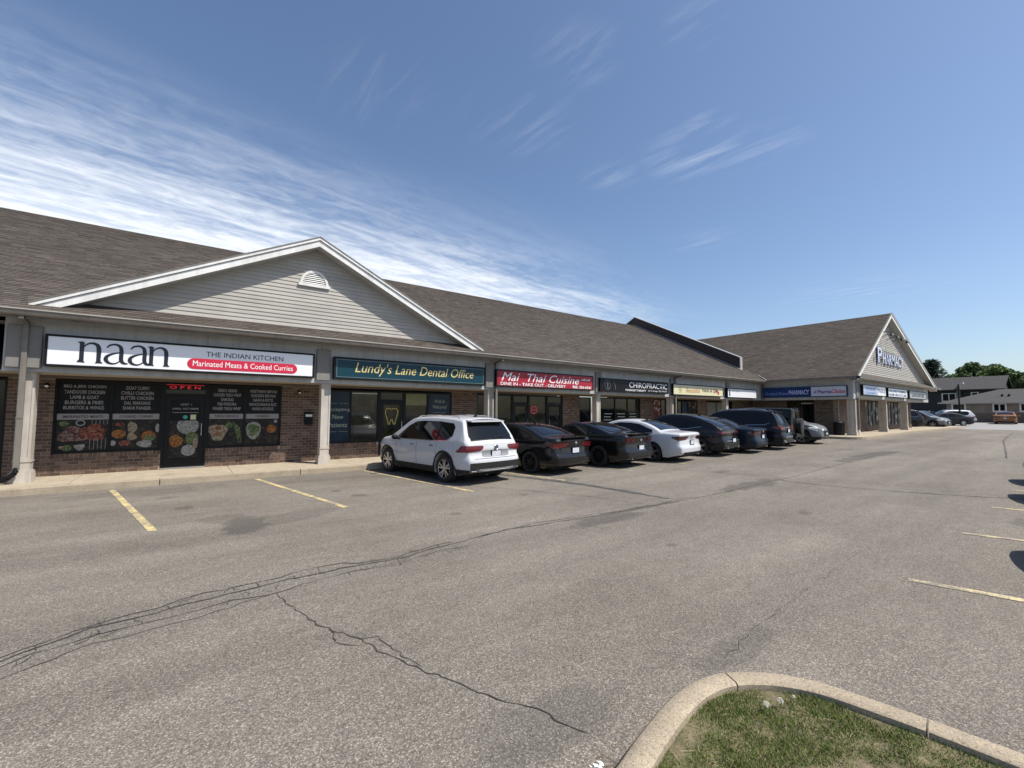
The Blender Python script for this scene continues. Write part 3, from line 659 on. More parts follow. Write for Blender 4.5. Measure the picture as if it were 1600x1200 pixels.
m = MB(); m.box(4.95, 5.25, YW+.05, YW+.0545, 1.55, 1.95); m.box(5.38, 5.52, YW+.05, YW+.0545, 1.75, 2.2); m.box(4.8, 5.6, YW+.05, YW+.0545, .78, 1.3); m.build('interior_furniture', simple('dark_interior_shapes', (.012, .013, .014), .08), wd1)
dd = door(WX, 5.68, 6.66, .17, 2.52, plaza, mat=M_INT2, label='glass door with a yellow tooth outline')
M_GOLDT = simple('yellow_tooth_outline', (.50, .42, .12), .5)
tooth = [(-.02, .26), (-.10, .30), (-.18, .29), (-.23, .22), (-.24, .12), (-.20, .0), (-.16, -.12), (-.12, -.28), (-.07, -.29), (-.05, -.20), (-.02, -.12), (.03, -.12), (.05, -.2), (.08, -.29), (.13, -.28), (.16, -.12), (.20, .0), (.24, .12), (.23, .22), (.18, .29), (.09, .30), (-.02, .26)]
m = MB(); m.tube([(6.17+a, YW+.045, 1.60+b) for a, b in tooth], .014, 6); m.build('tooth_outline', M_GOLDT, dd)
wd2 = window(WX, 6.66, 7.62, .69, 2.52, plaza, mat=M_INT, label='shop window with a lowered roller blind')
m = MB(); m.box(6.71, 7.57, YW+.045, YW+.054, 2.02, 2.46); m.build('roller_blind', M_BLIND, wd2)
wd3 = window(WX, 7.62, 8.66, .69, 2.52, plaza, mat=M_NAVY, label='shop window covered by navy film')
for l, w_, zq in (('Walk-In', .46, 2.12), ('Welcome!', .62, 1.90)): lettering(l, P(8.14-w_/2, zq, -.05), (1, 0, 0), w_, .14, M_PALE, wd3)
m = MB(); m.box(7.85, 8.43, YW+.048, YW+.054, 1.74, 1.75); m.build('rule_line', M_PALE, wd3)
window(WX, 9.84, 10.30, .5, 2.54, plaza)
# -- thai unit
window(WX, 10.66, 11.72, .55, 2.54, plaza, mat=M_INT2); door(WX, 11.72, 12.66, .2, 2.54, plaza, mat=M_INT2)
wt = window(WX, 12.66, 13.74, .55, 2.54, plaza, mat=M_INT); door(WX, 13.74, 14.76, .21, 2.54, plaza, mat=M_DARKROOM, hs=-1)
m = MB(); m.tube([(12.98+.17*math.cos(a*math.pi/10), YW-.0+.045, 1.88+.17*math.sin(a*math.pi/10)) for a in range(21)], .02, 6); m.build('round_open_sign', simple('red_open_ring', (.55, .06, .08), .4, emit=.15), wt)
lettering('OPEN', P(12.87, 1.83, -.04), (1, 0, 0), .22, .09, MATS['red_open_ring'], wt)
window(WX, 15.9, 16.75, .55, 2.54, plaza)
# -- chiropractic, nails, last units
wc = window(WX, 17.3, 20.75, .5, 2.56, plaza, mull=(18.62, 19.66), mat=[M_DARKROOM, M_INT, M_INT])
M_LT = simple('light_window_print', (.38, .38, .36), .5)
m = MB(); random.seed(9)
for s0, s1 in ((17.75, 18.5), (18.8, 19.55), (19.8, 20.6)):
    for k in range(5): m.box(s0+random.uniform(0, .1), s1-random.uniform(0, .25), YW+.048, YW+.054, 1.68-.16*k, 1.72-.16*k)
m.build('printed_text_lines', M_LT, wc)
wp = window(WX, 21.97, 23.25, .55, 2.56, plaza, mull=(22.75,), mat=[foodmat('red_floral_poster', [(0, (.04, .02, .02)), (.45, (.10, .03, .03)), (.7, (.30, .04, .05)), (1, (.42, .34, .30))], 6), M_DARKROOM])
window(WX, 23.95, 26.65, .6, 2.5, plaza, mull=(24.9, 25.6), mat=[M_DARKROOM, M_NAVY, foodmat('floral_window_print', [(0, (.01, .01, .012)), (.7, (.03, .02, .02)), (1, (.30, .26, .20))], 7)])
M_VERT = simple('grey_vertical_blinds', (.17, .175, .16), .5, var=.15, vs=3)
window(WX, 27.75, 30.2, .6, 2.52, plaza, mull=(29.0,), mat=[M_VERT, M_VERT]); window(WX, 30.25, 31.1, .4, 2.54, plaza)
wf = window(WX, -4.4, -3.42, .2, 2.55, plaza)
# black mailbox and small wall lamps
m = MB(); m.box(3.18, 3.42, YW-.11, YW-.012, 1.35, 1.72); m.box(3.16, 3.44, YW-.13, YW-.011, 1.72, 1.76); mbx = m.build('mailbox', M_BLACK); own(mbx, 'small black wall mailbox on the brick beside the first white column', 'mailbox')
m = MB(); m.box(3.20, 3.40, YW-.114, YW-.111, 1.60, 1.68); m.build('mailbox_label', M_WHITE, mbx)
for xx in (-2.75, 3.0):
    m = MB(); m.cyl((xx, YW-.02, 2.44), (xx, YW-.07, 2.42), .03, .05, 12); m.cyl((xx, YW-.07, 2.42), (xx, YW-.12, 2.38), .05, .045, 12)
    o = m.build('wall_lamp', M_BLACK); own(o, 'small black round fitting high on the brick '+('left of the restaurant menu window' if xx < 0 else 'between the restaurant window and the first column'), 'lamp', 'small fittings on the brick')
    m = MB(); m.cyl((xx, YW-.121, 2.38), (xx, YW-.125, 2.378), .035, .035, 12); m.build('lens', M_WHITE, o)

# ------------------------------------------------------------------ front gable over the first two shops
AX, AZ, GS = 3.17, 7.16, .49
YK, YGW = 14.25, 14.66
gab = MB(); zb = zroof(YGW)-.05
ext = (AZ-.1-zb)/GS; gab.prism([(AX-ext, YGW+.03, zb), (AX+ext, YGW+.03, zb), (AX, YGW+.03, AZ-.1)], (0, .15, 0)); gwall = gab.build('gable_wall', M_SIDING, plaza)
z = zroof(YGW)+.01; k = 0; random.seed(31)
while z < AZ-.35:
    zt = min(z+.116, AZ-.30); h0 = (AZ-.22-z)/GS; h1 = (AZ-.22-zt)/GS
    m = MB(); m.hexa([(AX-h0, YGW-.004, z), (AX+h0, YGW-.004, z), (AX+h0, YGW+.035, z), (AX-h0, YGW+.035, z), (AX-h1, YGW+.013, zt), (AX+h1, YGW+.013, zt), (AX+h1, YGW+.035, zt), (AX-h1, YGW+.035, zt)], random.random())
    m.build('siding_board', M_SIDING, gwall); z += .116; k += 1
def rakes(parent, AX, AZ, YK, YB, slopes, ends, hgt=.25):
    for sg, sl, en in ((-1, slopes[0], ends[0]), (1, slopes[1], ends[1])):
        ze = AZ-abs(en-AX)*sl; L = math.hypot(1, sl); nx, nz = sg*sl/L, 1/L
        def off(x, z, d): return (x-nx*0+(-nx)*d*0, z-d)
        def band(d0, d1, y0, y1, name, mat):
            m = MB(); c = [(AX, AZ-d0), (en, ze-d0), (en, ze-d1), (AX, AZ-d1)]
            m.prism([(x, y0, z) for x, z in c], (0, y1-y0, 0)); return m.build(name, mat, parent)
        band(-.012, .018, YK-.05, YK+.03, 'drip_edge', M_GUTTER)
        band(.018, .098, YK-.035, YK+.02, 'rake_trim', M_WHITE)
        band(.112, .112+hgt*.72, YK-.0, YK+.03, 'rake_board', M_WHITE)
        band(.098, .112, YK+.02, YK+.03, 'rake_shadow_gap', M_GUTTER)
        band(.112+hgt*.72-.03, .112+hgt*.72-.01, YK+.03, YB, 'rake_soffit', simple('rake_soffit_vinyl', (.42, .415, .40), .7))
rakes(plaza, AX, AZ, YK, YGW+.02, (GS, GS), (AX-6.05, AX+6.05))
for sg in (-1, 1):
    m = MB(); e = AX+sg*6.05; ze = AZ-6.05*GS; yb = YG+(ze-ZL)/SL
    m.prism([(AX, YK, AZ-.09), (e, YK, ze-.09), (AX, YG+(AZ-ZL)/SL, AZ-.09)], (0, 0, .085)); gr = m.build('gable_roof', M_SHING, plaza)
    L = math.hypot(1, GS); uv = (-sg/L, 0, GS/L)
    shingles(gr, (e, YK, ze), (0, 1, 0), uv, (sg*GS/L, 0, 1/L), 6, 6.6, lambda x, y, z: zroof(y) < z-.02)
# half-round louvred vent
m = MB(); VX, VZ = 3.13, 5.72; n = 14
out = [(VX+.42*math.cos(math.pi*i/n), VZ+.47*math.sin(math.pi*i/n)) for i in range(n+1)]; inn = [(VX+.34*math.cos(math.pi*i/n), VZ+.03+.37*math.sin(math.pi*i/n)) for i in range(n+1)]
m.grid([[(x, YGW-.05, z) for x, z in out], [(x, YGW-.05, z) for x, z in inn]]); m.grid([[(x, YGW-.05, z) for x, z in out], [(x, YGW+.01, z) for x, z in out]]); m.grid([[(x, YGW-.05, z) for x, z in inn], [(x, YGW+.01, z) for x, z in inn]])
m.box(VX-.46, VX+.46, YGW-.06, YGW+.01, VZ-.05, VZ+.03); vent = m.build('gable_vent', M_WHITE, plaza)
m = MB(); m.poly([(x, YGW-.004, z) for x, z in inn]); m.build('vent_backing', M_GUTTER, vent)
z = VZ+.05
while z < VZ+.36:
    h = .34*math.sqrt(max(0, 1-((z-VZ-.03)/.37)**2))-.01
    if h > .03: m = MB(); m.hexa([(VX-h, YGW-.045, z), (VX+h, YGW-.045, z), (VX+h, YGW-.03, z), (VX-h, YGW-.03, z), (VX-h, YGW-.012, z+.045), (VX+h, YGW-.012, z+.045), (VX+h, YGW-.005, z+.045), (VX-h, YGW-.005, z+.045)]); m.build('louvre', M_WHITE, vent)
    z += .06
# firewall above the roof, between the plaza and the wing
M_FW = simple('dark_brown_metal_cladding', (.040, .028, .024), .7, var=.15, vs=3)
m = MB(); y0, y1 = 15.85, YR
q = [(y0, zroof(y0)-.05), (y1, ZR-.05), (y1+6, ZR-3.05), (y1+6, ZR-2.2), (y1, ZR+.78), (y0, zroof(y0)+.88)]
m.prism([(32.62, y, z) for y, z in q], (.26, 0, 0)); fw = m.build('firewall', M_FW, plaza)
m = MB()
for (a, za), (b, zb_) in (((y0-.05, zroof(y0)+.86), (y1, ZR+.78)), ((y1, ZR+.78), (y1+6, ZR-2.2))):
    m.hexa([(32.56, a, za), (32.94, a, za), (32.94, b, zb_), (32.56, b, zb_), (32.56, a, za+.06), (32.94, a, za+.06), (32.94, b, zb_+.06), (32.56, b, zb_+.06)])
m.box(32.60, 32.9, y0-.06, y0-.001, zroof(y0)-.05, zroof(y0)+.92); m.build('firewall_coping', simple('coping_metal', (.42, .41, .39), .4), fw)
m = MB(); m.hexa([(32.48, y0-.1, zroof(y0-.1)+.01), (32.62, y0-.1, zroof(y0-.1)+.01), (32.62, y1, ZR+.01), (32.48, y1, ZR+.01), (32.48, y0-.1, zroof(y0-.1)+.05), (32.62, y0-.1, zroof(y0-.1)+.12), (32.62, y1, ZR+.12), (32.48, y1, ZR+.05)]); m.build('step_flashing', simple('grey_flashing', (.22, .215, .21), .5), fw)

# ------------------------------------------------------------------ pharmacy wing
wing = thing('pharmacy_wing', 'brick pharmacy wing with steep shingle roof and white lettered gable beyond the plaza', 'building', (42, 15, .3))
XF, XL, WS = 32.85, 32.30, .62; ZWE = 4.04; RX, RZ = 40.12, ZWE+.62*(40.12-32.30)
YWF = 9.14; YWK = 8.74; RS = (RZ-4.0)/(53.0-RX)
L = math.hypot(1, WS); random.seed(41)
m = MB(); m.prism([(XL+.03, YWK, ZWE-.09), (RX, YWK, RZ-.09), (RX, YWK, RZ-.012), (XL+.03, YWK, ZWE-.012)], (0, 18, 0)); wroof = m.build('roof', M_SHING, wing)
shingles(wroof, (XL-.02, YWK, ZWE-.012), (0, 1, 0), (1/L, 0, WS/L), (-WS/L, 0, 1/L), 18, math.hypot(RX-XL, RZ-ZWE), lambda x, y, z: y < YG+(x-XL)/.806 or x > 32.9)
m = MB(); m.prism([(RX, YWK, RZ-.09), (53.0, YWK, 3.95), (53.0, YWK, 4.03), (RX, YWK, RZ)], (0, 18, 0)); m.build('rear_roof', M_SHING, wing)
m = MB()
a = YWK
while a < 26.5: m.prism([(RX-.13, a, RZ-.06), (RX, a, RZ+.02), (RX+.13, a, RZ-.05), (RX, a, RZ-.03)], (0, .285, 0), random.random()); a += .29
m.build('ridge_cap', M_SHING, wing, kind='stuff')
m = MB(); m.hexa([(32.25, 13.9, 4.02), (32.42, 13.83, 4.02), (34.0, 15.75, 4.95), (33.84, 15.85, 4.95), (32.25, 13.9, 4.05), (32.42, 13.83, 4.06), (34.0, 15.75, 5.04), (33.84, 15.85, 4.99)]); m.build('valley_flashing', simple('grey_flashing', (.22, .215, .21), .5), wing)
m = MB(); m.box(XL-.07, XL+.05, YWK-.1, YG-.06, 3.88, 4.015); m.box(XL-.085, XL-.068, YWK-.1, YG-.06, 3.99, 4.02); m.build('gutter', M_GUTTER, wing)
m = MB(); m.box(XL+.05, XF+.05, YWK+.2, YF, 3.87, 3.89); m.box(XL+.05, 52.9, YWK-.0, YWF+.05, 3.86, 3.882); m.build('eave_soffit', M_SOFFIT, wing)
WW = Wall('y', 34.05); WXW = Wall('x', 10.34)
for a, b in ((YF-.001, 12.1), (12.1, YWF)):
    m = MB(); m.box(XF, XF+.26, b+.003, a-.003, 2.66, 3.868); m.build('fascia_panel', M_FASCIA, wing)
m = MB(); m.box(XF-.03, XF-.001, YF-.22, YF-.02, 2.7, 3.8); m.build('corner_post', M_PLATE, wing)
for a, b in ((XF+.27, 38.9), (38.9, 44.6), (44.6, 51.9)):
    m = MB(); m.box(a+.003, b-.003, YWF, YWF+.26, 2.74, 3.87); m.build('fascia_panel', M_FASCIA, wing)
m = MB(); m.box(33.1, 51.9, YWF+.255, 10.5, 2.74, 2.77); m.box(33.1, 34.1, 10.5, YF+.2, 2.665, 2.69); m.build('walkway_soffit', M_SOFFIT, wing)
# cornice with small pent roof under the gable, and gutter
m = MB(); m.box(XL-.07, 54.2, YWK-.10, YWK+.05, 3.89, 4.02); m.box(XL-.08, 54.2, YWK-.12, YWK-.10, 3.995, 4.03); m.build('front_gutter', M_GUTTER, wing)
YG2 = 9.17
m = MB(); m.hexa([(XL, YWK, 4.0), (53.6, YWK, 4.0), (53.0, YG2, 4.30), (33.0, YG2, 4.30), (XL, YWK, 4.03), (53.6, YWK, 4.03), (53.0, YG2, 4.35), (33.0, YG2, 4.35)]); m.build('pent_roof', M_SHING, wing)
zb = 4.33
def xs_at(z): return RX-(RZ-z)/WS, RX+(RZ-z)/RS
a, b = xs_at(zb); m = MB(); m.prism([(a+.3, YG2+.03, zb), (b-.3, YG2+.03, zb), (RX, YG2+.03, RZ-.2)], (0, .15, 0)); gw2 = m.build('gable_wall', M_SIDING, wing)
z = zb
while z < RZ-.45:
    zt = z+.125; a0, b0 = xs_at(z+.14); a1, b1 = xs_at(zt+.14)
    m = MB(); m.hexa([(a0, YG2-.01, z), (b0, YG2-.01, z), (b0, YG2+.03, z), (a0, YG2+.03, z), (a1, YG2+.016, zt), (b1, YG2+.016, zt), (b1, YG2+.03, zt), (a1, YG2+.03, zt)], random.random())
    m.build('siding_board', M_SIDING, gw2); z += .125
rakes(wing, RX, RZ+.03, YWK, YG2+.02, (WS, RS), (XL, 53.0), hgt=.30)
# gooseneck lamps and small vent over the lettering
gl = simple('dark_gooseneck_metal', (.02, .02, .02), .4)
for i in range(5):
    x0 = 37.9+1.3*i; zq = 7.15-.04*i
    if x0 > 42.6: break
    m = MB(); m.tube([(x0, YG2-.02, zq), (x0, YG2-.35, zq+.18), (x0, YG2-.75, zq+.12), (x0, YG2-.85, zq-.02)], .022, 6); m.cyl((x0, YG2-.85, zq-.01), (x0, YG2-.88, zq-.16), .05, .14, 10)
    m.build('gooseneck_lamp', gl, wing)
m = MB(); m.box(39.5, 40.6, YG2-.05, YG2, 8.1, 8.5); m.build('gable_vent', M_WHITE, wing)
# gable lettering: white letters with a blue edge
M_BLUE = simple('blue_sign_edge', (.07, .10, .24), .5); M_LTWH = simple('white_sign_letter', (.52, .57, .68), .4)
for mt, dd_, bo in ((M_BLUE, .03, .031), (M_LTWH, .06, .012)):
    lettering('P', (37.85-(.07 if bo > .03 else 0), YG2-.05, 5.26-(.07 if bo > .03 else 0)), (1, 0, 0), .92+(.14 if bo > .03 else 0), 1.08+(.14 if bo > .03 else 0), mt, wing, ext=dd_, bold=bo)
    lettering('HARMACY', (38.95-(.07 if bo > .03 else 0), YG2-.05, 5.25-(.07 if bo > .03 else 0)), (1, 0, 0), 5.2+(.14 if bo > .03 else 0), .77+(.14 if bo > .03 else 0), mt, wing, ext=dd_, bold=bo)
lettering('Orchard Grove', (39.1, YG2-.05, 6.18), (1, 0, 0), 3.3, .28, simple('grey_green_script', (.42, .46, .40), .6), wing, ext=.02, shear=.3)
# columns of the wing
for cx, cy in ((33.30, 9.22), (33.78, 9.22), (39.75, 9.22), (45.2, 9.22)): column(cx, cy, gz(cx)+.146, 2.74, wing, w=.26, dep=.42)
m = MB(); m.box(33.62, 33.72, 9.1, 9.2, gz(33)+.5, 3.8); m.build('downspout', M_GUTTER, wing)
for cx in (33.25, 33.75): 
    m = MB(); m.box(cx, cx+.32, YWF-.05, YWF-.002, 2.82, 3.75); m.build('column_plate', M_PLATE, wing)
random.seed(43); zf = lambda x: gz(x)+.146
brick_panels(WW, [(13.35, 15.6, .41, 2.66), (11.68, 13.35, .41, .62), (10.34, 11.68, .41, 2.66)], wing)
window(WW, 11.68, 13.35, .62, 2.6, wing, mull=(12.5,), mat=[M_DARKROOM, M_INT])
m = MB(); m.box(34.045, 34.10, 11.75, 12.45, 2.40, 2.47); m.build('lamp_strip_reflection', MATS['painted_strip_reflection'], wing)  # same painted reflection bar, set before the wing window pane
brick_panels(WXW, [(34.05, 36.0, .42, 2.74), (38.4, 39.6, .5, 2.74), (39.6, 43.9, .5, .85), (43.9, 45.3, .5, 2.74), (45.3, 49.6, .5, .85)], wing)
brick_panels(Wall('x', 10.33), [(51.3, 52.0, .5, 2.74), (48.9, 49.6, .5, 2.74)], wing)
M_DISP = foodmat('pharmacy_window_display', [(0, (.015, .015, .018)), (.6, (.05, .05, .055)), (.85, (.20, .20, .19)), (1, (.45, .42, .36))], 3)
window(WXW, 36.0, 38.4, .6, 2.7, wing, mull=(36.8, 37.6), mat=M_DISP)
window(WXW, 39.6, 43.9, .85, 2.7, wing, mull=(40.4, 41.2, 42.1, 43.0), mat=M_DISP)
window(WXW, 45.3, 48.9, .85, 2.7, wing, mull=(46.1, 47.0, 48.0), mat=M_DISP)
m = MB(); m.box(34.3, 50, 10.6, 30, .3, 3.9); m.build('rear_wall', M_MORTAR, wing)
# litter bin by the wing corner
m = MB(); m.cyl((33.0, 10.0, .44), (33.0, 10.0, 1.15), .27, .30, 14); m.cyl((33.0, 10.0, 1.15), (33.0, 10.0, 1.22), .32, .30, 14); o = m.build('litter_bin', M_BLACK, smooth=40); own(o, 'round black litter bin standing behind the corner columns of the wing', 'litter bin')
m = MB(); m.cyl((33.0, 10.0, 1.22), (33.0, 10.0, 1.36), .22, .12, 14); m.build('bin_lid', M_GUTTER, o)
# ------------------------------------------------------------------ sign boxes
def sign(W, s0, s1, z0, z1, label, face, d=.20, fr=.05, frame=None):
    t = thing('shop_sign', label, 'sign', W.P((s0+s1)/2, .0, z0), 'box signs on the fascia of the plaza')
    m = MB(); W.box(m, s0, s1, .002, d-.02, z0, z1)
    for a, b, c, e in ((s0, s1, z0, z0+fr), (s0, s1, z1-fr, z1), (s0, s0+fr, z0+fr, z1-fr), (s1-fr, s1, z0+fr, z1-fr)): W.box(m, a, b, d-.019, d, c, e)
    m.build('frame', frame or M_BLACK, t)
    m = MB(); W.box(m, s0+fr, s1-fr, d-.019, d-.012, z0+fr, z1-fr); m.build('face', face, t)
    return t
WF = Wall('x', YF); FD = .20
def Q(s, z, d=.192): return (s, YF-d, z)
F_WHT = simple('white_sign_acrylic', (.76, .77, .79), .25); F_TEAL = simple('dark_teal_sign', (.005, .038, .056), .35, spec=.25); F_REDS = simple('crimson_sign', (.33, .018, .035), .35, spec=.3)
F_BLK = simple('black_sign_face', (.006, .0065, .008), .4, spec=.2); F_CRM = simple('cream_sign', (.66, .62, .40), .35); L_GOLD = simple('gold_lettering', (.62, .50, .20), .4)
L_BLK = simple('black_lettering', (.010, .012, .022), .4); L_WHT = simple('white_lettering', (.80, .80, .80), .4); L_RED = simple('red_lettering', (.50, .03, .04), .4); L_CRIM = simple('crimson_pill', (.52, .012, .045), .35)
t = sign(WF, -2.60, 3.14, 2.79, 3.53, 'long white restaurant sign with large black lowercase letters and a red pill shape', F_WHT)
def stroke(mb, pts, ox, oz, sc, y):
    Lp, Rp = [], []
    n = len(pts)
    for i, (x, z, w_) in enumerate(pts):
        a = Vector(pts[max(0, i-1)][:2]); b = Vector(pts[min(n-1, i+1)][:2]); d = (b-a).normalized(); p = Vector((-d.y, d.x))
        w_ *= 1.12; Lp.append((ox+(x+p.x*w_/2)*sc, y, oz+(z+p.y*w_/2)*sc)); Rp.append((ox+(x-p.x*w_/2)*sc, y, oz+(z-p.y*w_/2)*sc))
    mb.grid([Lp, Rp])
def smooth_pts(P, k=5):
    out = []
    for i in range(len(P)-1):
        p0 = P[max(0, i-1)]; p1 = P[i]; p2 = P[i+1]; p3 = P[min(len(P)-1, i+2)]
        for j in range(k):
            t_ = j/k; out.append(tuple(.5*((2*b)+(-a+c)*t_+(2*a-5*b+4*c-d)*t_**2+(-a+3*b-3*c+d)*t_**3) for a, b, c, d in zip(p0, p1, p2, p3)))
    out.append(P[-1]); return out
n_st = [[(.02, 1.0, .20), (.03, .9, .15), (.03, .12, .15), (0, .0, .24)], smooth_pts([(.05, .66, .03), (.18, .88, .06), (.40, .98, .09), (.60, .88, .14), (.66, .62, .16), (.66, .12, .15), (.68, .0, .22)]), [(-.14, .99, .03), (.06, 1.01, .06)], [(-.12, .015, .035), (.16, .0, .035)], [(.54, .0, .035), (.82, .0, .035)]]
a_st = [smooth_pts([(.08, .80, .05), (.20, .94, .08), (.42, .99, .09), (.60, .88, .13), (.65, .62, .15), (.65, .22, .15), (.74, .05, .12), (.92, .02, .05)]), smooth_pts([(.60, .58, .05), (.36, .52, .07), (.12, .38, .12), (.06, .2, .15), (.16, .04, .11), (.36, -.01, .07), (.54, .08, .05), (.64, .22, .04)])]
ox = -2.0; k = 0
for ch, adv in (('n', .80), ('a', .86), ('a', .82), ('n', .8)):
    m = MB()
    for j, st in enumerate(n_st if ch == 'n' else a_st): stroke(m, st, ox, 2.92, .47, YF-.194-.0008*j)
    m.build('lettering', L_BLK, t); ox += adv*.47+.035
lettering('THE INDIAN KITCHEN', Q(.42, 3.235), (1, 0, 0), 1.86, .135, L_BLK, t)
m = MB(); pts = []
for i in range(13): a = math.pi/2+math.pi*i/12; pts.append((.16+.14*math.cos(a), YF-.193, 3.03+.14*math.sin(a)))
for i in range(13): a = -math.pi/2+math.pi*i/12; pts.append((2.52+.14*math.cos(a), YF-.193, 3.03+.14*math.sin(a)))
m.prism(pts, (0, -.004, 0)); m.build('red_pill', L_CRIM, t)
lettering('Marinated Meats & Cooked Curries', Q(.14, 2.965, .1975), (1, 0, 0), 2.40, .15, L_WHT, t)
t = sign(WF, 3.71, 9.34, 2.79, 3.50, 'dark teal dental office sign with gold italic lettering', F_TEAL)
m = MB()
for a, b, c, e in ((3.79, 9.26, 2.865, 2.875), (3.79, 9.26, 3.415, 3.425), (3.79, 3.80, 2.875, 3.415), (9.25, 9.26, 2.875, 3.415)): m.box(a, b, YF-.196, YF-.189, c, e)
m.build('border_line', simple('pale_teal_line', (.20, .27, .26), .4), t)
lettering("Lundy's Lane Dental Office", Q(4.36, 2.94), (1, 0, 0), 4.45, .43, L_GOLD, t, shear=.28)
t = sign(WF, 9.87, 15.42, 2.79, 3.48, 'crimson thai restaurant sign with white brush lettering', F_REDS)
lettering('Mai  Thai Cuisine', Q(10.12, 3.04), (1, 0, 0), 4.35, .34, L_WHT, t, shear=.35)
lettering('DINE IN - TAKE OUT - DELIVERY', Q(10.08, 2.86), (1, 0, 0), 3.55, .125, L_WHT, t, bold=.01); lettering('905: 356-6341', Q(14.05, 2.86), (1, 0, 0), 1.2, .125, L_WHT, t, bold=.02)
m = MB()
for i in range(6): m.box(14.62+.10*i, 14.62+.10*i+.06, YF-.196, YF-.190, 3.23, 3.28+.02*(i % 3))
m.build('small_script', L_WHT, t)
t = sign(WF, 15.89, 21.38, 2.79, 3.43, 'black chiropractic sign with white capitals and a shield emblem', F_BLK)
lettering('CHIROPRACTIC', Q(18.05, 3.04), (1, 0, 0), 3.22, .27, L_WHT, t, bold=-.004); lettering('MASSAGE THERAPY', Q(17.75, 2.86), (1, 0, 0), 1.65, .10, L_WHT, t, bold=.01); lettering('Dr. H. Kroeger  905 374-0773', Q(19.6, 2.86), (1, 0, 0), 1.65, .10, L_WHT, t)
m = MB(); m.tube([(16.42+.22*math.cos(a)*(1 if math.sin(a) > 0 else .9), YF-.192, 3.12+.23*math.sin(a)) for a in [2*math.pi*i/20 for i in range(21)]], .012, 5); m.box(16.40, 16.44, YF-.198, YF-.19, 2.95, 3.28); m.box(16.3, 16.54, YF-.198, YF-.19, 3.18, 3.21); m.tube([(16.85, YF-.192, 3.28), (16.95, YF-.192, 3.1), (16.98, YF-.192, 2.9)], .02, 5)
m.build('shield_emblem', simple('grey_emblem', (.16, .16, .17), .4), t)
t = sign(WF, 21.84, 27.25, 2.76, 3.40, 'cream nail salon sign with yellow, red and black script', F_CRM)
lettering('Beautiful', Q(23.1, 2.95), (1, 0, 0), 1.5, .26, simple('orange_lettering', (.55, .22, .06), .4), t, shear=.3); lettering('Nails & Spa', Q(24.8, 2.95), (1, 0, 0), 1.75, .28, L_BLK, t, shear=.3)
m = MB(); 
for a in range(6): m.prism([(22.55, YF-.194, 3.07), (22.55+.17*math.cos(a*1.05-.2), YF-.194, 3.07+.2*math.sin(a*1.05-.2)), (22.55+.17*math.cos(a*1.05+.2), YF-.194, 3.07+.2*math.sin(a*1.05+.2))], (0, .003, 0))
m.build('flower_logo', simple('olive_yellow_logo', (.36, .33, .05), .4), t)
m = MB(); m.cyl((26.65, YF-.197, 2.98), (26.65, YF-.192, 2.98), .09, n=10); m.prism([(26.3, YF-.195, 3.14), (26.7, YF-.195, 3.0), (26.75, YF-.195, 3.05), (26.4, YF-.195, 3.24)], (0, .003, 0)); m.build('rose_logo', L_RED, t)
t = sign(WF, 27.78, 31.72, 2.74, 3.37, 'short white sign with small grey print beside the inner corner', F_WHT)
m = MB(); m.box(28.0, 28.12, YF-.197, YF-.19, 2.86, 3.26); m.build('lettering', L_BLK, t); lettering('FAMILY CLINIC', Q(28.3, 3.14), (1, 0, 0), 1.0, .08, simple('grey_lettering', (.2, .22, .26), .4), t)
# wing signs
WSG = Wall('y', XF)
F_BLU = simple('royal_blue_sign', (.008, .032, .13), .4, spec=.2); F_GRW = simple('grey_white_sign', (.50, .52, .60), .3); M_NVF = simple('navy_sign_frame', (.015, .025, .07), .4)
t = sign(WSG, 9.40, 14.33, 2.82, 3.52, 'long blue and white pharmacy sign on the shaded side of the wing', F_GRW, frame=M_NVF)
def QW(s, z, d=.192): return (XF-d, s, z)
m = MB(); WSG.box(m, 11.35, 14.28, .188, .191, 2.87, 3.47); m.build('blue_panel', F_BLU, t)
lettering('Orchard Grove', QW(14.18, 3.00), (0, -1, 0), 1.45, .20, simple('pale_blue_lettering', (.16, .24, .62), .4), t, n=(-1, 0, 0), shear=.3, bold=.01); lettering('PHARMACY', QW(12.66, 3.00), (0, -1, 0), 1.2, .30, simple('pale_lettering', (.42, .48, .72), .4), t, n=(-1, 0, 0), bold=.02)
lettering('Pharma', QW(10.98, 3.03), (0, -1, 0), .75, .24, simple('violet_lettering', (.10, .03, .22), .4), t, n=(-1, 0, 0), bold=.02); lettering('Choice', QW(10.22, 3.03), (0, -1, 0), .72, .25, L_RED, t, n=(-1, 0, 0), bold=.02)
m = MB()
for k in range(3): WSG.box(m, 11.06+.05*k, 11.09+.05*k, .189, .196, 3.06, 3.25-.04*k)
m.build('leaf_mark', MATS['violet_lettering'], t)
WFR = Wall('x', YWF)
F_LBL = simple('pale_blue_sign', (.34, .42, .60), .3)
t = sign(WFR, 33.95, 38.75, 2.92, 3.60, 'pale blue and white box sign nearest the corner on the gable front', F_LBL, frame=M_BLACK)
m = MB(); m.box(36.9, 38.7, YWF-.193, YWF-.188, 2.97, 3.55); m.build('white_panel', F_WHT, t)
DB = simple('slate_blue_lettering', (.10, .18, .36), .4)
lettering('WALK-IN', (34.5, YWF-.192, 3.25), (1, 0, 0), 1.9, .2, DB, t); lettering('CLINIC', (34.4, YWF-.192, 3.02), (1, 0, 0), 2.2, .14, DB, t); lettering('Medical', (37.0, YWF-.196, 3.15), (1, 0, 0), 1.55, .28, DB, t)
t = sign(WFR, 39.3, 44.3, 2.92, 3.58, 'white box sign with two rows of blue capitals in the middle of the gable front', F_WHT, frame=M_BLACK)
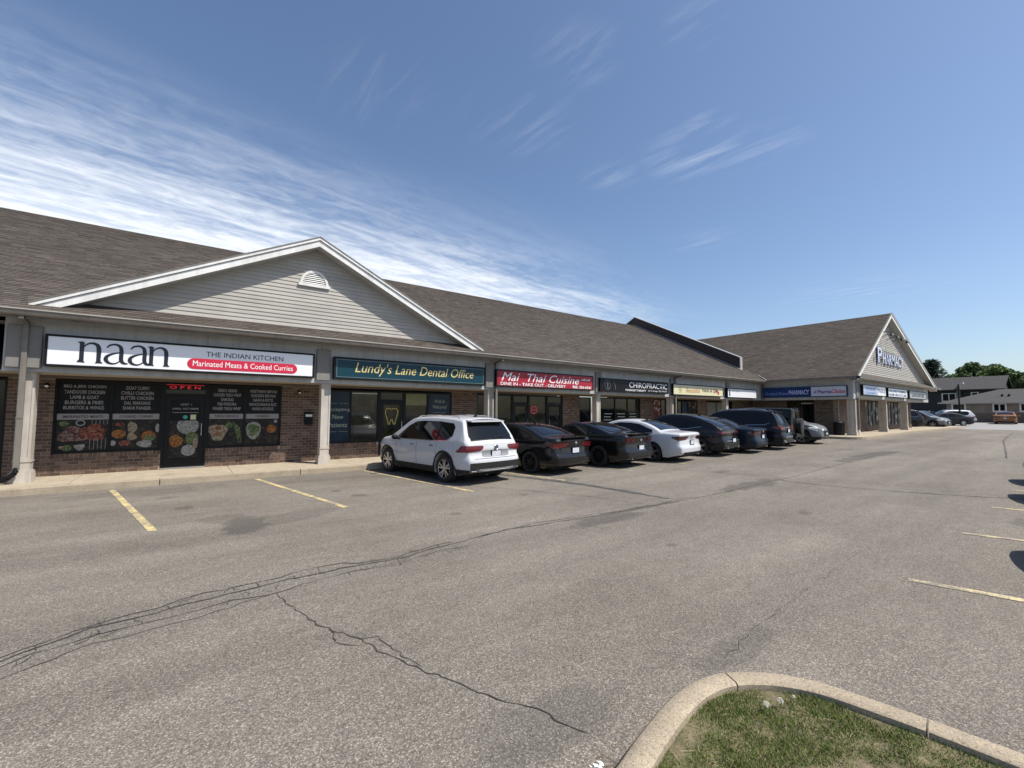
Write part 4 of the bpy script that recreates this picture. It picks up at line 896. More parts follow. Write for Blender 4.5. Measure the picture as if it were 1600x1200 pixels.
lettering('ORCHARD PHARMACY', (39.5, YWF-.192, 3.28), (1, 0, 0), 4.5, .18, DB, t, bold=.02); lettering('HOME HEALTH CARE', (39.5, YWF-.192, 3.02), (1, 0, 0), 4.5, .18, DB, t, bold=.02)
t = sign(WFR, 44.9, 50.3, 2.92, 3.56, 'grey box sign with thin dark lettering at the far end of the gable front', simple('grey_sign', (.30, .33, .34), .4), frame=M_BLACK)
lettering('LAURA DENTURE', (45.6, YWF-.192, 3.1), (1, 0, 0), 3.9, .26, L_BLK, t)
# far unit seen through the open corner
far_shop = thing('far_shop', 'low pale shop unit seen through the open corner of the wing', 'building', (58, 15.5, .36))
WB = Wall('x', 14.6)
brick_panels(WB, [(53.0, 66.0, .36, .9), (53.0, 54.2, .9, 3.3), (62.0, 63.3, .9, 3.3)], far_shop)
window(WB, 54.2, 62.0, .9, 2.5, far_shop, mull=(56, 58, 60)); window(WB, 63.3, 66, .9, 2.5, far_shop)
m = MB(); m.box(52.9, 66.1, 14.2, 14.9, 2.5, 3.6); m.build('fascia_panel', M_WHITE, far_shop)
m = MB(); m.hexa([(52.5, 13.9, 3.6), (66.5, 13.9, 3.6), (66.5, 22, 6.5), (52.5, 22, 6.5), (52.5, 13.9, 3.7), (66.5, 13.9, 3.7), (66.5, 22, 6.6), (52.5, 22, 6.6)]); m.box(52.9, 66, 14.9, 22, .3, 3.6); m.build('roof', M_SHING, far_shop)
# ------------------------------------------------------------------ cars: origin = ground under the middle of the rear axle, +y forward
def paint(name, col, rough=.5, metal=.0, coat=.4):
    m, t, b = nmat(name)
    n = tnoise(t, 900, 2, .5); k = tramp(t, n, [(.3, tuple(c*.93 for c in col)), (.7, tuple(min(1, c*1.07) for c in col))]); t.links.new(k, b.inputs['Base Color'])
    b.inputs['Roughness'].default_value = rough; b.inputs['Metallic'].default_value = metal; b.inputs['Coat Weight'].default_value = coat; b.inputs['Coat Roughness'].default_value = .03; b.inputs['Specular IOR Level'].default_value = .12
    MATS[name] = m; return m
P_WHITE = paint('white_car_paint', (.50, .51, .53), .4, coat=.8); P_BLACK = paint('black_car_paint', (.003, .003, .004), coat=.8); P_NAVY = paint('navy_car_paint', (.004, .0055, .010), metal=.0)
P_BLUE = paint('dark_blue_car_paint', (.008, .014, .028), metal=.1); P_DGREY = paint('charcoal_car_paint', (.020, .021, .024), metal=.1); P_GREY = paint('mid_grey_car_paint', (.16, .165, .17), metal=.4)
P_SILVER = paint('silver_car_paint', (.45, .46, .48), metal=.5); P_ORANGE = paint("orange_gold_car_paint", (.24, .115, .05), metal=.1); P_GREEN = paint('dark_green_car_paint', (.006, .010, .009), metal=.1)
M_LINER = simple('wheel_well_liner', (.006, .006, .006), .95)

class Car:
    def __init__(s, L, W, wb, roh, top, belt, R=.345, tumble=.40, ra=None, bot=.22, rplan=.10, fplan=.26, rsh=(), fsh=(), hoodr=.10, side=None):
        s.L = L; s.hw = W/2; s.wb = wb; s.roh = roh; s.top = smooth_pts([(a, b) for a, b in top], 6); s.beltp = belt; s.R = R; s.tum = tumble; s.ra = ra or R+.045; s.bot = bot
        s.rplan = rplan; s.fplan = fplan; s.rsh = rsh; s.fsh = fsh; s.hr = hoodr; s.side = side or [(.2, -.07), (.35, -.02), (.55, 0), (.78, .0), (1.0, -.03), (3, -.03)]
    def zt(s, y): return interp(s.top, y)
    def belt(s, y): return interp(s.beltp, y)
    def plan(s, y):
        w_ = s.hw
        if y < .45: w_ -= s.rplan*(1-math.sqrt(max(0, 1-(1-y/.45)**2)))
        d = s.L-y
        if d < .9: w_ -= s.fplan*(1-math.sqrt(max(0, 1-(1-d/.9)**2)))
        return w_
    def w(s, y, z):
        zt = s.zt(y); b = s.belt(y); q = s.plan(y)+interp(s.side, min(z, b))
        if z > b: q -= (z-b)*s.tum
        up = zt > b+.12
        r = .055 if up else s.hr
        r = min(r, .5*(zt-s.bot))
        t = (z-(zt-r))/r
        if t > 0: q -= r*1.1*(1-math.sqrt(max(0, 1-min(t, 1)**2)))
        return max(q, .05)
    def zb(s, y):
        z = s.bot
        if y < .5: z += .10*(1-y/.5)
        if y > s.L-.4: z += .06*(1-(s.L-y)/.4)
        for c in (s.roh, s.roh+s.wb):
            d = abs(y-c)
            if d < s.ra: z = max(z, s.R+math.sqrt(s.ra**2-d**2))
        return z
    def warp(s, p):
        x, y, z = p; yy = y
        if y < .5: yy += interp(s.rsh, z)*(1-y/.5) if s.rsh else 0; yy -= 0
        if y < .5: yy += .10*(abs(x)/s.hw)**3*(1-y/.5)-.0
        d = s.L-y
        if d < .6: yy -= (interp(s.fsh, z) if s.fsh else 0)*(1-d/.6); yy -= .20*(abs(x)/s.hw)**2.5*(1-d/.6)
        return (x, yy-s.roh, z)
    def ys(s, y0, y1, n):
        out = {y0+(y1-y0)*i/n for i in range(n+1)}
        return sorted(out)
    def sgrid(s, ys, lo, hi, off, nz, sg):
        rows = []
        for y in ys:
            a, b = lo(y), hi(y); rows.append([s.warp((sg*(s.w(y, a+(b-a)*k/nz)+off), y, a+(b-a)*k/nz)) for k in range(nz+1)])
        return rows
    def body(s):
        m = MB(); ys = set(s.ys(0, s.L, 70)); ys |= {p[0] for p in s.top if 0 <= p[0] <= s.L}
        for c in (s.roh, s.roh+s.wb):
            for k in range(-14, 15): ys.add(c+s.ra*math.sin(k/14*math.pi/2))
            ys.add(c-s.ra-.001); ys.add(c+s.ra+.001)
        ys = sorted(y for y in ys if 0 <= y <= s.L); o = [ys[0]]
        for y in ys:
            if y-o[-1] > .0009: o.append(y)
        ys = o; NZ = 30
        # vertical samples packed towards the top edge
        fr = [0, .04, .1, .17, .24, .31, .38, .45, .52, .59, .66, .72, .78, .83, .87, .905, .93, .95, .967, .98, .99, .996, 1]
        for sg in (-1, 1):
            rows = []
            for y in ys:
                a, b = s.zb(y), s.zt(y); rows.append([s.warp((sg*s.w(y, a+(b-a)*f), y, a+(b-a)*f)) for f in fr])
            m.grid(rows, flip=sg < 0)
        nx = 14; rows = []
        for y in ys:
            z = s.zt(y); we = s.w(y, z); cr = .035 if z > s.belt(y)+.12 else .03; cr *= min(1, min(y, s.L-y)/.25+.2)
            rows.append([s.warp((we*(2*k/nx-1), y, z+cr*(1-(2*k/nx-1)**2))) for k in range(nx+1)])
        m.grid(rows)
        rows = [[s.warp((-(s.w(y, s.zb(y))), y, s.zb(y))), s.warp(((s.w(y, s.zb(y))), y, s.zb(y)))] for y in ys]; m.grid(rows)
        for y in (0, s.L):
            rows = []
            for f in fr:
                z = s.zb(y)+(s.zt(y)-s.zb(y))*f; we = s.w(y, z); cr = .007*0
                rows.append([s.warp((we*(2*k/nx-1), y, z+(.006*(1-(2*k/nx-1)**2) if f == 1 else 0))) for k in range(nx+1)])
            m.grid(rows)
        return m
    def side_patch(s, lower, upper, off=.006, n=24, nz=6, sides=(-1, 1), thick=True):
        out = []
        y0, y1 = max(lower[0][0], upper[0][0]), min(lower[-1][0], upper[-1][0]); ys = sorted({y0+(y1-y0)*i/n for i in range(n+1)} | {p[0] for p in lower+upper if y0 <= p[0] <= y1})
        for sg in sides:
            m = MB(); m.grid(s.sgrid(ys, lambda y: interp(lower, y), lambda y: max(interp(upper, y), interp(lower, y)+.001), off, nz, sg)); out.append(m)
        return out
    def top_patch(s, y0, y1, x0, x1, off=.006, n=12, nx=10, crown=.035):
        m = MB(); rows = []
        for i in range(n+1):
            t = i/n; y = y0+(y1-y0)*t; z = s.zt(y); z2 = s.zt(y+.01); sl = (z2-z)/.01; ln_ = math.hypot(1, sl); we = s.w(y, z); hx = x0+(x1-x0)*t
            rows.append([s.warp((min(1, max(-1, 1))*hx*we*(2*k/nx-1), y-sl/ln_*off, z+off/ln_+crown*(1-(hx*(2*k/nx-1))**2))) for k in range(nx+1)])
        m.grid(rows); return m
    def end_patch(s, lower, upper, off=.008, n=14, nz=4, front=False, mirror=True):
        """on the tail (or nose): lower / upper are lists of (x, z)"""
        out = []
        for sg in ((-1, 1) if mirror else (1,)):
            m = MB(); x0, x1 = lower[0][0], lower[-1][0]; rows = []
            for i in range(n+1):
                x = x0+(x1-x0)*i/n; a, b = interp(lower, x), interp(upper, x)
                rows.append([(lambda p: (p[0], p[1]+(off if front else -off), p[2]))(s.warp((sg*x, s.L if front else 0, a+(b-a)*k/nz))) for k in range(nz+1)])
            m.grid(rows); out.append(m)
        return out
def wheel_meshes(R, wd, style, rimmat):
    ty = MB(); h = wd/2; ty.lathe([(-h*.9, R*.66), (-h, R*.74), (-h, R*.90), (-h*.86, R*.975), (-h*.5, R), (h*.5, R), (h*.86, R*.975), (h, R*.90), (h, R*.74), (h*.9, R*.66)], (0, 0, 0), 36)
    tyre = ty.mesh('tyre', M_RUBBER, smooth=40)
    ri = MB(); r0 = R*.68
    ri.lathe([(-h*.92, r0), (-h*.98, r0*.985), (-h*.90, r0*.95)], (0, 0, 0), 36)
    ns = {'y5': 5, 'ten': 10, 'five': 5}[style]
    for k in range(ns):
        a = 2*math.pi*k/ns+.3
        for da in ((-.16, .16) if style == 'y5' else ((0,) if style == 'ten' else (0,))):
            ww = (.018 if style != 'five' else .035)*R/.345; c0, c1 = Vector((0, math.cos(a+da*.4), math.sin(a+da*.4))), Vector((0, math.cos(a+da*1.4), math.sin(a+da*1.4)))
            p0, p1 = c0*r0*.12, c1*r0*.95; d = (p1-p0).normalized(); q = Vector((0, -d.z, d.y))*ww
            x0, x1 = -h*.78, -h*.92
            P = [p0-q*1.2+Vector((x0, 0, 0)), p1-q+Vector((x1, 0, 0)), p1+q+Vector((x1, 0, 0)), p0+q*1.2+Vector((x0, 0, 0))]
            ri.add([tuple(v) for v in P]+[tuple(v+Vector((.03, 0, 0))) for v in P], [(0, 1, 2, 3), (7, 6, 5, 4), (0, 4, 5, 1), (1, 5, 6, 2), (2, 6, 7, 3), (3, 7, 4, 0)])
    ri.cyl((-h*.88, 0, 0), (-h*.6, 0, 0), r0*.20, n=14)
    rim = ri.mesh('rim', rimmat, smooth=35)
    bk = MB(); bk.lathe([(-h*.89, r0*.95), (h*.3, r0*.92)], (0, 0, 0), 36); bk.cyl((h*.05, 0, 0), (h*.25, 0, 0), r0*.9, n=24); bk.cyl((-h*.3, 0, 0), (h*.05, 0, 0), r0*.55, n=20); back = bk.mesh('brake_disc', M_LINER)
    return tyre, rim, back
WM = {}
def make_car(kind, label, col, x, y, yaw, cat='car', wheels='ten', rim=None, detail=True, face=0, group='cars parked nose in along the shops'):
    rim = rim or M_ALU
    spec = KINDS[kind]; c = Car(**spec['car'])
    t = thing('parked_car', label, cat, (0, 0, 0), group)
    c.body().build('body', col, t, smooth=38, weld=.0006)
    sd = spec
    # wheel wells and floor
    m = MB()
    for yc in (0, c.wb): m.box(-c.hw+.26, c.hw-.26, yc-c.ra-.03, yc+c.ra+.03, c.bot+.02, c.R+c.ra+.01)
    m.box(-c.hw+.2, c.hw-.2, -c.roh+.35, c.L-c.roh-.4, c.bot-.03, c.bot+.2); m.build('underbody', M_LINER, t)
    mt = M_BLACK if not sd.get('chrome') else M_CHROME
    wl_, wu_ = [], []
    for lo, up in sd['windows']: wl_ += [(a, b-.022) for a, b in lo]; wu_ += [(a, b+.022) for a, b in up]
    wl_[0] = (wl_[0][0]-.02, wl_[0][1]); wu_[0] = (wu_[0][0]-.02, wu_[0][1]); wl_[-1] = (wl_[-1][0]+.02, wl_[-1][1]); wu_[-1] = (wu_[-1][0]+.02, wu_[-1][1])
    trims = [a.build('window_trim', M_BLACK, t, smooth=1) for a in c.side_patch(wl_, wu_, .004, n=50)]
    for k, (lo, up) in enumerate(sd['windows']):
        for a, b in zip(trims, c.side_patch(lo, up, .008)): b.build('window', M_GLASS, a, smooth=1)
    if sd.get('brightline'):
        lo = [(a, b+.003) for a, b in wl_]; up = [(a, b+.016) for a, b in wl_]
        for m in c.side_patch(lo, up, .010, n=50, nz=1): m.build('chrome_strip', M_CHROME, t, smooth=1)
    # pillars between the side windows are the black trim: one divider per gap
    r0, r1, a0, a1 = sd['rear_glass']; c.top_patch(r0-.02, r1+.03, a0+.02, a1+.02, .004).build('rear_window_trim', M_BLACK, t, smooth=1)
    c.top_patch(r0, r1, a0-.01, a1-.01, .009).build('rear_window', M_GLASS, t, smooth=1)
    r0, r1, a0, a1 = sd['windscreen']; c.top_patch(r0, r1, a0, a1, .008).build('windscreen', M_GLASS, t, smooth=1)
    for lo, up in sd.get('tail_side', []):
        for m in c.side_patch(lo, up, .010, n=8): m.build('tail_lamp', sd.get('tailmat', M_TAIL), t, smooth=1)
    for lo, up in sd.get('tail_end', []):
        for m in c.end_patch(lo, up, .012): m.build('tail_lamp', sd.get('tailmat', M_TAIL), t, smooth=1)
    for lo, up, mtl, nm in sd.get('end', []):
        c.end_patch(lo, up, .006, mirror=False)[0].build(nm, mtl, t, smooth=1)
    for lo, up in sd['head_side']:
        for m in c.side_patch(lo, up, .010, n=8): m.build('head_lamp', M_HEAD, t, smooth=1)
    for lo, up in sd.get('head_end', []):
        for m in c.end_patch(lo, up, .012, front=True): m.build('head_lamp', M_HEAD, t, smooth=1)
    for lo, up, mtl, nm in sd.get('front', []): c.end_patch(lo, up, .006, mirror=False, front=True)[0].build(nm, mtl, t, smooth=1)
    # lower cladding with arches
    if sd.get('clad'):
        ch = sd['clad']
        ys = [(q, 0) for q in c.ys(.02, c.L-.02, 90)]
        lo = [(y_, c.zb(y_)) for y_, _ in ys]
        c2 = Car(**dict(sd['car'], ra=c.ra+.055)); up = [(y_, max(c2.zb(y_), c.bot+ch)+.002) for y_, _ in ys]
        for m in c.side_patch(lo, up, .012, n=90, nz=3): m.build('lower_cladding', M_CLAD, t, smooth=30)
    # door seams
    for q in sd.get('seams', []):
        for m in c.side_patch([(q-.005, c.bot+.12), (q+.005, c.bot+.12)], [(q-.005, c.belt(q)-.02), (q+.005, c.belt(q)-.02)], .003, n=1, nz=10): m.build('door_seam', M_LINER, t)
    for q in sd.get('handles', []):
        zh = c.belt(q)-.10
        for sg in (-1, 1):
            m = MB(); w_ = c.w(q, zh); m.box(sg*w_-(.03 if sg < 0 else 0), sg*w_+(.03 if sg > 0 else 0), q-c.roh-.09, q-c.roh+.09, zh-.014, zh+.014); o = m.build('door_handle', M_CHROME if sd.get('chromeh') else col, t)
    ym = sd['mirror']
    for sg in (-1, 1):
        zh = c.belt(ym)+.07; w_ = c.w(ym, zh-.05); m = MB()
        pts = [(sg*(w_-.02), ym-c.roh, zh-.05), (sg*(w_+.10), ym-c.roh+.01, zh-.03)]
        m.cyl(*pts, .03, .035, 8); q0 = Vector((sg*(w_+.16), ym-c.roh+.02, zh)); rows = []
        for i in range(7):
            th = math.pi*i/6; rows.append([(q0.x+.10*math.cos(2*math.pi*j/10)*math.sin(th)**.6, q0.y+.06*math.cos(th)-.01, q0.z+.075*math.sin(2*math.pi*j/10)*math.sin(th)**.6) for j in range(11)])
        m.grid(rows); m.build('mirror', sd.get('mirmat', col), t, smooth=60)
    # wheels
    key = (c.R, wheels, rim.name)
    if key not in WM: WM[key] = wheel_meshes(c.R, .225, wheels, rim)
    ty, ri, bk = WM[key]
    for yc in (0, c.wb):
        for sg in (-1, 1):
            wv = bpy.data.objects.new('wheel', ty); COL.objects.link(wv); wv.parent = t; wv.location = (sg*(c.hw-.125), yc, c.R)
            if sg > 0: wv.rotation_euler = (0, 0, math.pi)
            for nm, me in (('rim', ri), ('brake_disc', bk)): o = bpy.data.objects.new(nm, me); COL.objects.link(o); o.parent = wv
    # licence plate
    if 'plate' in sd:
        zc = sd['plate']; b = c.warp((0, 0, zc))[1]; m = MB(); m.box(-.17, .17, b-.028, b-.012, zc-.09, zc+.09); pf = m.build('licence_plate_frame', M_BLACK, t)
        m = MB(); m.box(-.15, .15, b-.032, b-.0285, zc-.068, zc+.068); m.build('licence_plate', M_PLATEW, pf)
    if 'badge' in sd:
        zc = sd['badge']; b = c.warp((0, 0, zc))[1]; m = MB()
        if kind == 'suv':
            n = 20; m.tube([(.062*math.cos(2*math.pi*i/n), b-.018, zc+.062*math.sin(2*math.pi*i/n)) for i in range(n+1)], .007, 6)
            m.tube([(-.03, b-.018, zc+.05), (0, b-.018, zc+.0), (.03, b-.018, zc+.05)], .006, 5); m.tube([(-.05, b-.018, zc+.03), (-.022, b-.018, zc-.048), (0, b-.018, zc-.0), (.022, b-.018, zc-.048), (.05, b-.018, zc+.03)], .006, 5)
        else: m.cyl((0, b-.01, zc), (0, b-.022, zc), .05, .045, 14)
        m.build('badge', M_CHROME, t)
        if kind == 'suv': m = MB(); m.cyl((0, b-.006, zc), (0, b-.014, zc), .058, n=20); m.build('badge_backing', M_BLACK, t)
    if sd.get('wiper'):
        m = MB(); yw_ = .14; zw_ = c.zt(yw_)+.05; m.tube([(.0, yw_-c.roh-.03, zw_), (.20, yw_-c.roh-.015, zw_+.03), (.42, yw_-c.roh-.0, zw_+.035)], .008, 5); m.build('rear_wiper', M_BLACK, t)
    if sd.get('rails'):
        for sg in (-1, 1):
            m = MB(); path = []
            for i in range(13):
                yy = sd['rails'][0]+(sd['rails'][1]-sd['rails'][0])*i/12; zz_ = c.zt(yy); e = .04 if 0 < i < 12 else .0; path.append((sg*(c.w(yy, zz_)-.03), yy-c.roh, zz_+e))
            m.tube(path, .014, 6); m.build('roof_rail', sd.get('railmat', M_CHROME), t, smooth=60)
    if sd.get('fin'): yy = sd['fin']; z0 = c.zt(yy)+.03; m = MB(); m.prism([(-.02, yy-c.roh-.07, z0), (-.02, yy-c.roh+.09, z0), (-.02, yy-c.roh-.05, z0+.07)], (.04, 0, 0)); m.build('antenna_fin', M_BLACK, t)
    if sd.get('spoiler'):
        z0, ln_, wd = sd['spoiler']; m = MB(); p = c.warp((0, 0, z0)); m.hexa([(-wd, p[1]-.02, z0), (wd, p[1]-.02, z0), (wd-.02, p[1]+ln_, z0-.0), (-wd+.02, p[1]+ln_, z0-.0), (-wd, p[1]-.04, z0+.035), (wd, p[1]-.04, z0+.035), (wd-.02, p[1]+ln_, z0+.01), (-wd+.02, p[1]+ln_, z0+.01)]); m.build('spoiler', col, t)
    if sd.get('topspoiler'):
        y0_ = sd['topspoiler']; z0 = c.zt(y0_)+.02; wd = c.w(y0_, c.zt(y0_))-.02; m = MB(); yy = y0_-c.roh
        m.hexa([(-wd+.04, yy-.20, z0-.055), (wd-.04, yy-.20, z0-.055), (wd, yy+.02, z0-.035), (-wd, yy+.02, z0-.035), (-wd+.04, yy-.20, z0-.03), (wd-.04, yy-.20, z0-.03), (wd, yy+.05, z0+.0), (-wd, yy+.05, z0+.0)]); m.build('roof_spoiler', col, t, smooth=30)
    for sg, xx, zz_ in sd.get('pipes', []):
        m = MB(); b = c.warp((0, 0, zz_))[1]; m.cyl((xx, b+.12, zz_), (xx, b-.03, zz_), .042, n=12, cap=False); m.build('exhaust_tip', M_CHROME, t, smooth=1)
    if sd.get('sparetyre'):
        m = MB(); b = -c.roh; m.cyl((.03, b-.22, .98), (.03, b-.02, .98), .37, n=24); o = m.build('spare_wheel', M_RUBBER, t, smooth=40); m = MB(); m.cyl((.03, b-.235, .98), (.03, b-.221, .98), .20, n=16); m.build('rim', M_DKALU, o)
    if sd.get('boxy'):
        m = MB(); m.box(-.80, .80, -c.roh-.14, -c.roh+.05, .45, .62); m.build('rear_bumper', M_CLAD, t)
        for yc in (0, c.wb):
            for sg in (-1, 1):
                m = MB(); a = sg*(c.hw-.05); b = sg*(c.hw+.09); x0_, x1_ = min(a, b), max(a, b); z_ = c.R+c.ra; m.hexa([(x0_, yc-.55, .62), (x1_, yc-.55, .62), (x1_, yc-.34, z_+.02), (x0_, yc-.34, z_+.02), (x0_, yc-.62, .66), (x1_, yc-.62, .66), (x1_, yc-.38, z_+.07), (x0_, yc-.38, z_+.07)]); m.box(x0_, x1_, yc-.38, yc+.38, z_+.02, z_+.07); m.build('flare', M_CLAD, t)
    t.location = (x, y, gz(x)); t.rotation_euler = (0, 0, rad(yaw)); return t
# ---- kinds (y measured from the rear bumper)
KINDS = {}
KINDS['suv'] = dict(brightline=True, mirmat=M_BLACK, car=dict(L=4.70, W=1.86, wb=2.79, roh=.98, R=.355, top=[(0, .99), (.07, 1.03), (.19, 1.16), (.36, 1.38), (.47, 1.52), (.53, 1.57), (.66, 1.60), (1.1, 1.635), (1.8, 1.655), (2.35, 1.64), (2.7, 1.61), (2.95, 1.52), (3.25, 1.33), (3.6, 1.12), (3.78, 1.07), (4.1, 1.02), (4.45, .93), (4.62, .82), (4.70, .66)],
    belt=[(0, 1.03), (3.6, .99), (4.7, .9)], tumble=.40, rplan=.12, fplan=.32, rsh=[(.2, .10), (.30, .03), (.34, -.03), (.60, -.04), (.66, -.01), (.72, .03), (.80, .04), (.86, .02), (1.0, .04)], fsh=[(.2, .1), (.4, 0), (1, .08)], hoodr=.09,
    side=[(.2, -.08), (.35, -.03), (.55, .0), (.70, -.012), (.76, .0), (.82, .022), (.86, -.012), (1.0, -.03), (3, -.03)]),
    windows=[([(.74, 1.20), (.90, 1.08), (1.30, 1.055)], [(.74, 1.38), (.83, 1.47), (1.30, 1.50)]), ([(1.36, 1.05), (2.20, 1.045)], [(1.36, 1.51), (2.20, 1.515)]), ([(2.27, 1.045), (3.22, 1.04)], [(2.27, 1.51), (2.55, 1.49), (2.85, 1.37), (3.22, 1.10)])],
    rear_glass=(.12, .48, .93, .93), windscreen=(2.80, 3.52, .92, .94), tail_side=[([(.0, .81), (.22, .80), (.42, .80)], [(.0, .96), (.22, .965), (.42, .83)]), ],
    tail_end=[([(.42, .90), (.50, .84), (.90, .80)], [(.42, .955), (.50, .96), (.90, .96)])],
    end=[([(-.83, .33), (.83, .33)], [(-.83, .55), (.83, .55)], M_CLAD, 'rear_bumper_cladding'), ([(-.45, .70), (-.36, .68), (.36, .68), (.45, .70)], [(-.47, .83), (-.36, .835), (.36, .835), (.47, .83)], simple('plate_recess', (.22, .225, .235), .4), 'plate_recess'), ([(-.62, .35), (-.3, .37), (.3, .37), (.62, .35)], [(-.6, .40), (-.3, .395), (.3, .395), (.6, .40)], simple('satin_trim', (.30, .30, .31), .35, metal=.6), 'bumper_strip'), ([(-.8, .44), (.8, .44)], [(-.8, .455), (.8, .455)], M_LINER, 'bumper_groove'), ([(-.70, .645), (.70, .645)], [(-.70, .652), (.70, .652)], M_LINER, 'tailgate_seam')],
    head_side=[([(4.18, .80), (4.55, .74)], [(4.18, .86), (4.50, .86), (4.55, .84)])], head_end=[([(.42, .70), (.60, .70)], [(.42, .80), (.60, .80)])], clad=.16, seams=[1.33, 2.23, 3.25], handles=[1.52, 2.42], chromeh=True, mirror=3.12, plate=.745, badge=.905, wiper=True, rails=(.75, 2.7), fin=.85, topspoiler=.52, pipes=[(0, -.62, .37), (0, .62, .37)])
KINDS['fastback'] = dict(car=dict(L=4.65, W=1.82, wb=2.72, roh=1.02, R=.325, top=[(0, .96), (.05, 1.01), (.12, 1.03), (.45, 1.05), (.62, 1.07), (.95, 1.20), (1.3, 1.32), (1.7, 1.40), (2.1, 1.425), (2.5, 1.40), (2.8, 1.33), (3.15, 1.16), (3.5, 1.00), (3.7, .95), (4.1, .88), (4.4, .78), (4.58, .66), (4.65, .54)],
    belt=[(0, .96), (.8, .95), (3.5, .88), (4.65, .8)], tumble=.44, rplan=.13, fplan=.34, bot=.17, rsh=[(.2, .12), (.30, .0), (.34, -.02), (.52, -.03), (.60, .03), (.8, .05), (.94, .0), (1.0, .0)], fsh=[(.2, .05), (.4, 0), (.8, .2)], hoodr=.07),
    windows=[([(.98, 1.03), (1.50, .985)], [(.98, 1.05), (1.50, 1.235)]), ([(1.56, .98), (2.28, .96)], [(1.56, 1.25), (1.85, 1.29), (2.28, 1.30)]), ([(2.34, .96), (3.18, .945)], [(2.34, 1.295), (2.65, 1.245), (3.18, .99)])],
    rear_glass=(.72, 1.55, .84, .92), windscreen=(2.66, 3.36, .9, .92), tail_side=[([(.02, .76), (.30, .84)], [(.02, .90), (.30, .90)])], tail_end=[([(.32, .86), (.45, .79), (.90, .76)], [(.32, .90), (.45, .905), (.90, .90)])],
    head_side=[([(4.05, .66), (4.5, .60)], [(4.05, .74), (4.5, .68)])], seams=[1.5, 2.31, 3.2], handles=[1.72, 2.5], mirror=3.05, plate=.68, badge=.90, fin=1.62, spoiler=(1.045, .12, .62), pipes=[(0, .55, .28)])
def dclone(o):
    if isinstance(o, dict): return {k: dclone(v) for k, v in o.items()}
    if isinstance(o, list): return [dclone(v) for v in o]
    return o
KINDS['sedan'] = dclone(KINDS['fastback']); KINDS['sedan']['car'].update(L=4.88, wb=2.83, roh=1.08, W=1.86, R=.33, top=[(0, .95), (.05, 1.0), (.12, 1.015), (.6, 1.04), (.78, 1.06), (1.1, 1.22), (1.45, 1.35), (1.85, 1.425), (2.25, 1.445), (2.65, 1.415), (2.95, 1.33), (3.3, 1.16), (3.66, 1.0), (3.9, .95), (4.3, .88), (4.62, .78), (4.8, .66), (4.88, .54)])
KINDS['sedan'].update(windows=[([(1.10, 1.05), (1.62, .985)], [(1.10, 1.08), (1.62, 1.27)]), ([(1.68, .98), (2.42, .96)], [(1.68, 1.28), (1.98, 1.315), (2.42, 1.325)]), ([(2.48, .96), (3.34, .945)], [(2.48, 1.32), (2.8, 1.26), (3.34, .99)])], rear_glass=(.86, 1.66, .86, .93), windscreen=(2.82, 3.52, .9, .92), seams=[1.62, 2.45, 3.35], handles=[1.85, 2.65], mirror=3.22, fin=1.75, spoiler=None,
    head_side=[([(4.25, .66), (4.7, .60)], [(4.25, .74), (4.7, .68)])], end=[([(-.70, .24), (.70, .24)], [(-.70, .36), (.70, .36)], M_CLAD, 'lower_diffuser')], tailmat=M_TAILDK)
KINDS['coupe'] = dclone(KINDS['fastback']); KINDS['coupe']['car'].update(L=4.78, W=1.92, wb=2.72, roh=1.05, R=.345, top=[(0, .97), (.04, 1.02), (.10, 1.04), (.50, 1.06), (.7, 1.09), (1.05, 1.21), (1.45, 1.32), (1.8, 1.375), (2.15, 1.38), (2.45, 1.33), (2.8, 1.17), (3.1, 1.03), (3.3, .985), (3.9, .94), (4.4, .86), (4.65, .74), (4.78, .58)], belt=[(0, .98), (1.2, .98), (3.1, .92), (4.78, .84)], tumble=.46,
    side=[(.2, -.07), (.35, -.02), (.55, 0), (.74, .0), (.84, .02), (.92, -.02), (3, -.03)])
KINDS['coupe'].update(windows=[([(1.15, 1.09), (1.42, 1.03)], [(1.15, 1.13), (1.42, 1.22)]), ([(1.50, 1.01), (2.85, .985)], [(1.50, 1.22), (1.9, 1.275), (2.2, 1.265), (2.5, 1.19), (2.85, 1.03)])], rear_glass=(.76, 1.62, .82, .92), windscreen=(2.32, 3.0, .9, .93), seams=[1.46, 2.9], handles=[1.66], mirror=2.72, fin=None, spoiler=(1.05, .14, .70), tail_side=[], plate=.62, badge=.86,
    tail_end=[([(.46+.13*k, .80), (.55+.13*k, .80)], [(.46+.13*k, .94), (.55+.13*k, .94)]) for k in range(3)], end=[([(-.78, .30), (.78, .30)], [(-.78, .50), (.78, .50)], M_CLAD, 'lower_diffuser')], pipes=[(0, -.56, .30), (0, .56, .30)])
KINDS['crossover'] = dclone(KINDS['suv']); KINDS['crossover']['car'].update(L=4.68, W=1.88, wb=2.81, roh=.96, R=.365, top=[(0, 1.02), (.06, 1.08), (.16, 1.13), (.35, 1.22), (.7, 1.37), (1.05, 1.49), (1.4, 1.57), (1.8, 1.61), (2.2, 1.61), (2.55, 1.57), (2.85, 1.45), (3.2, 1.25), (3.5, 1.11), (3.75, 1.05), (4.2, .99), (4.5, .86), (4.68, .66)])
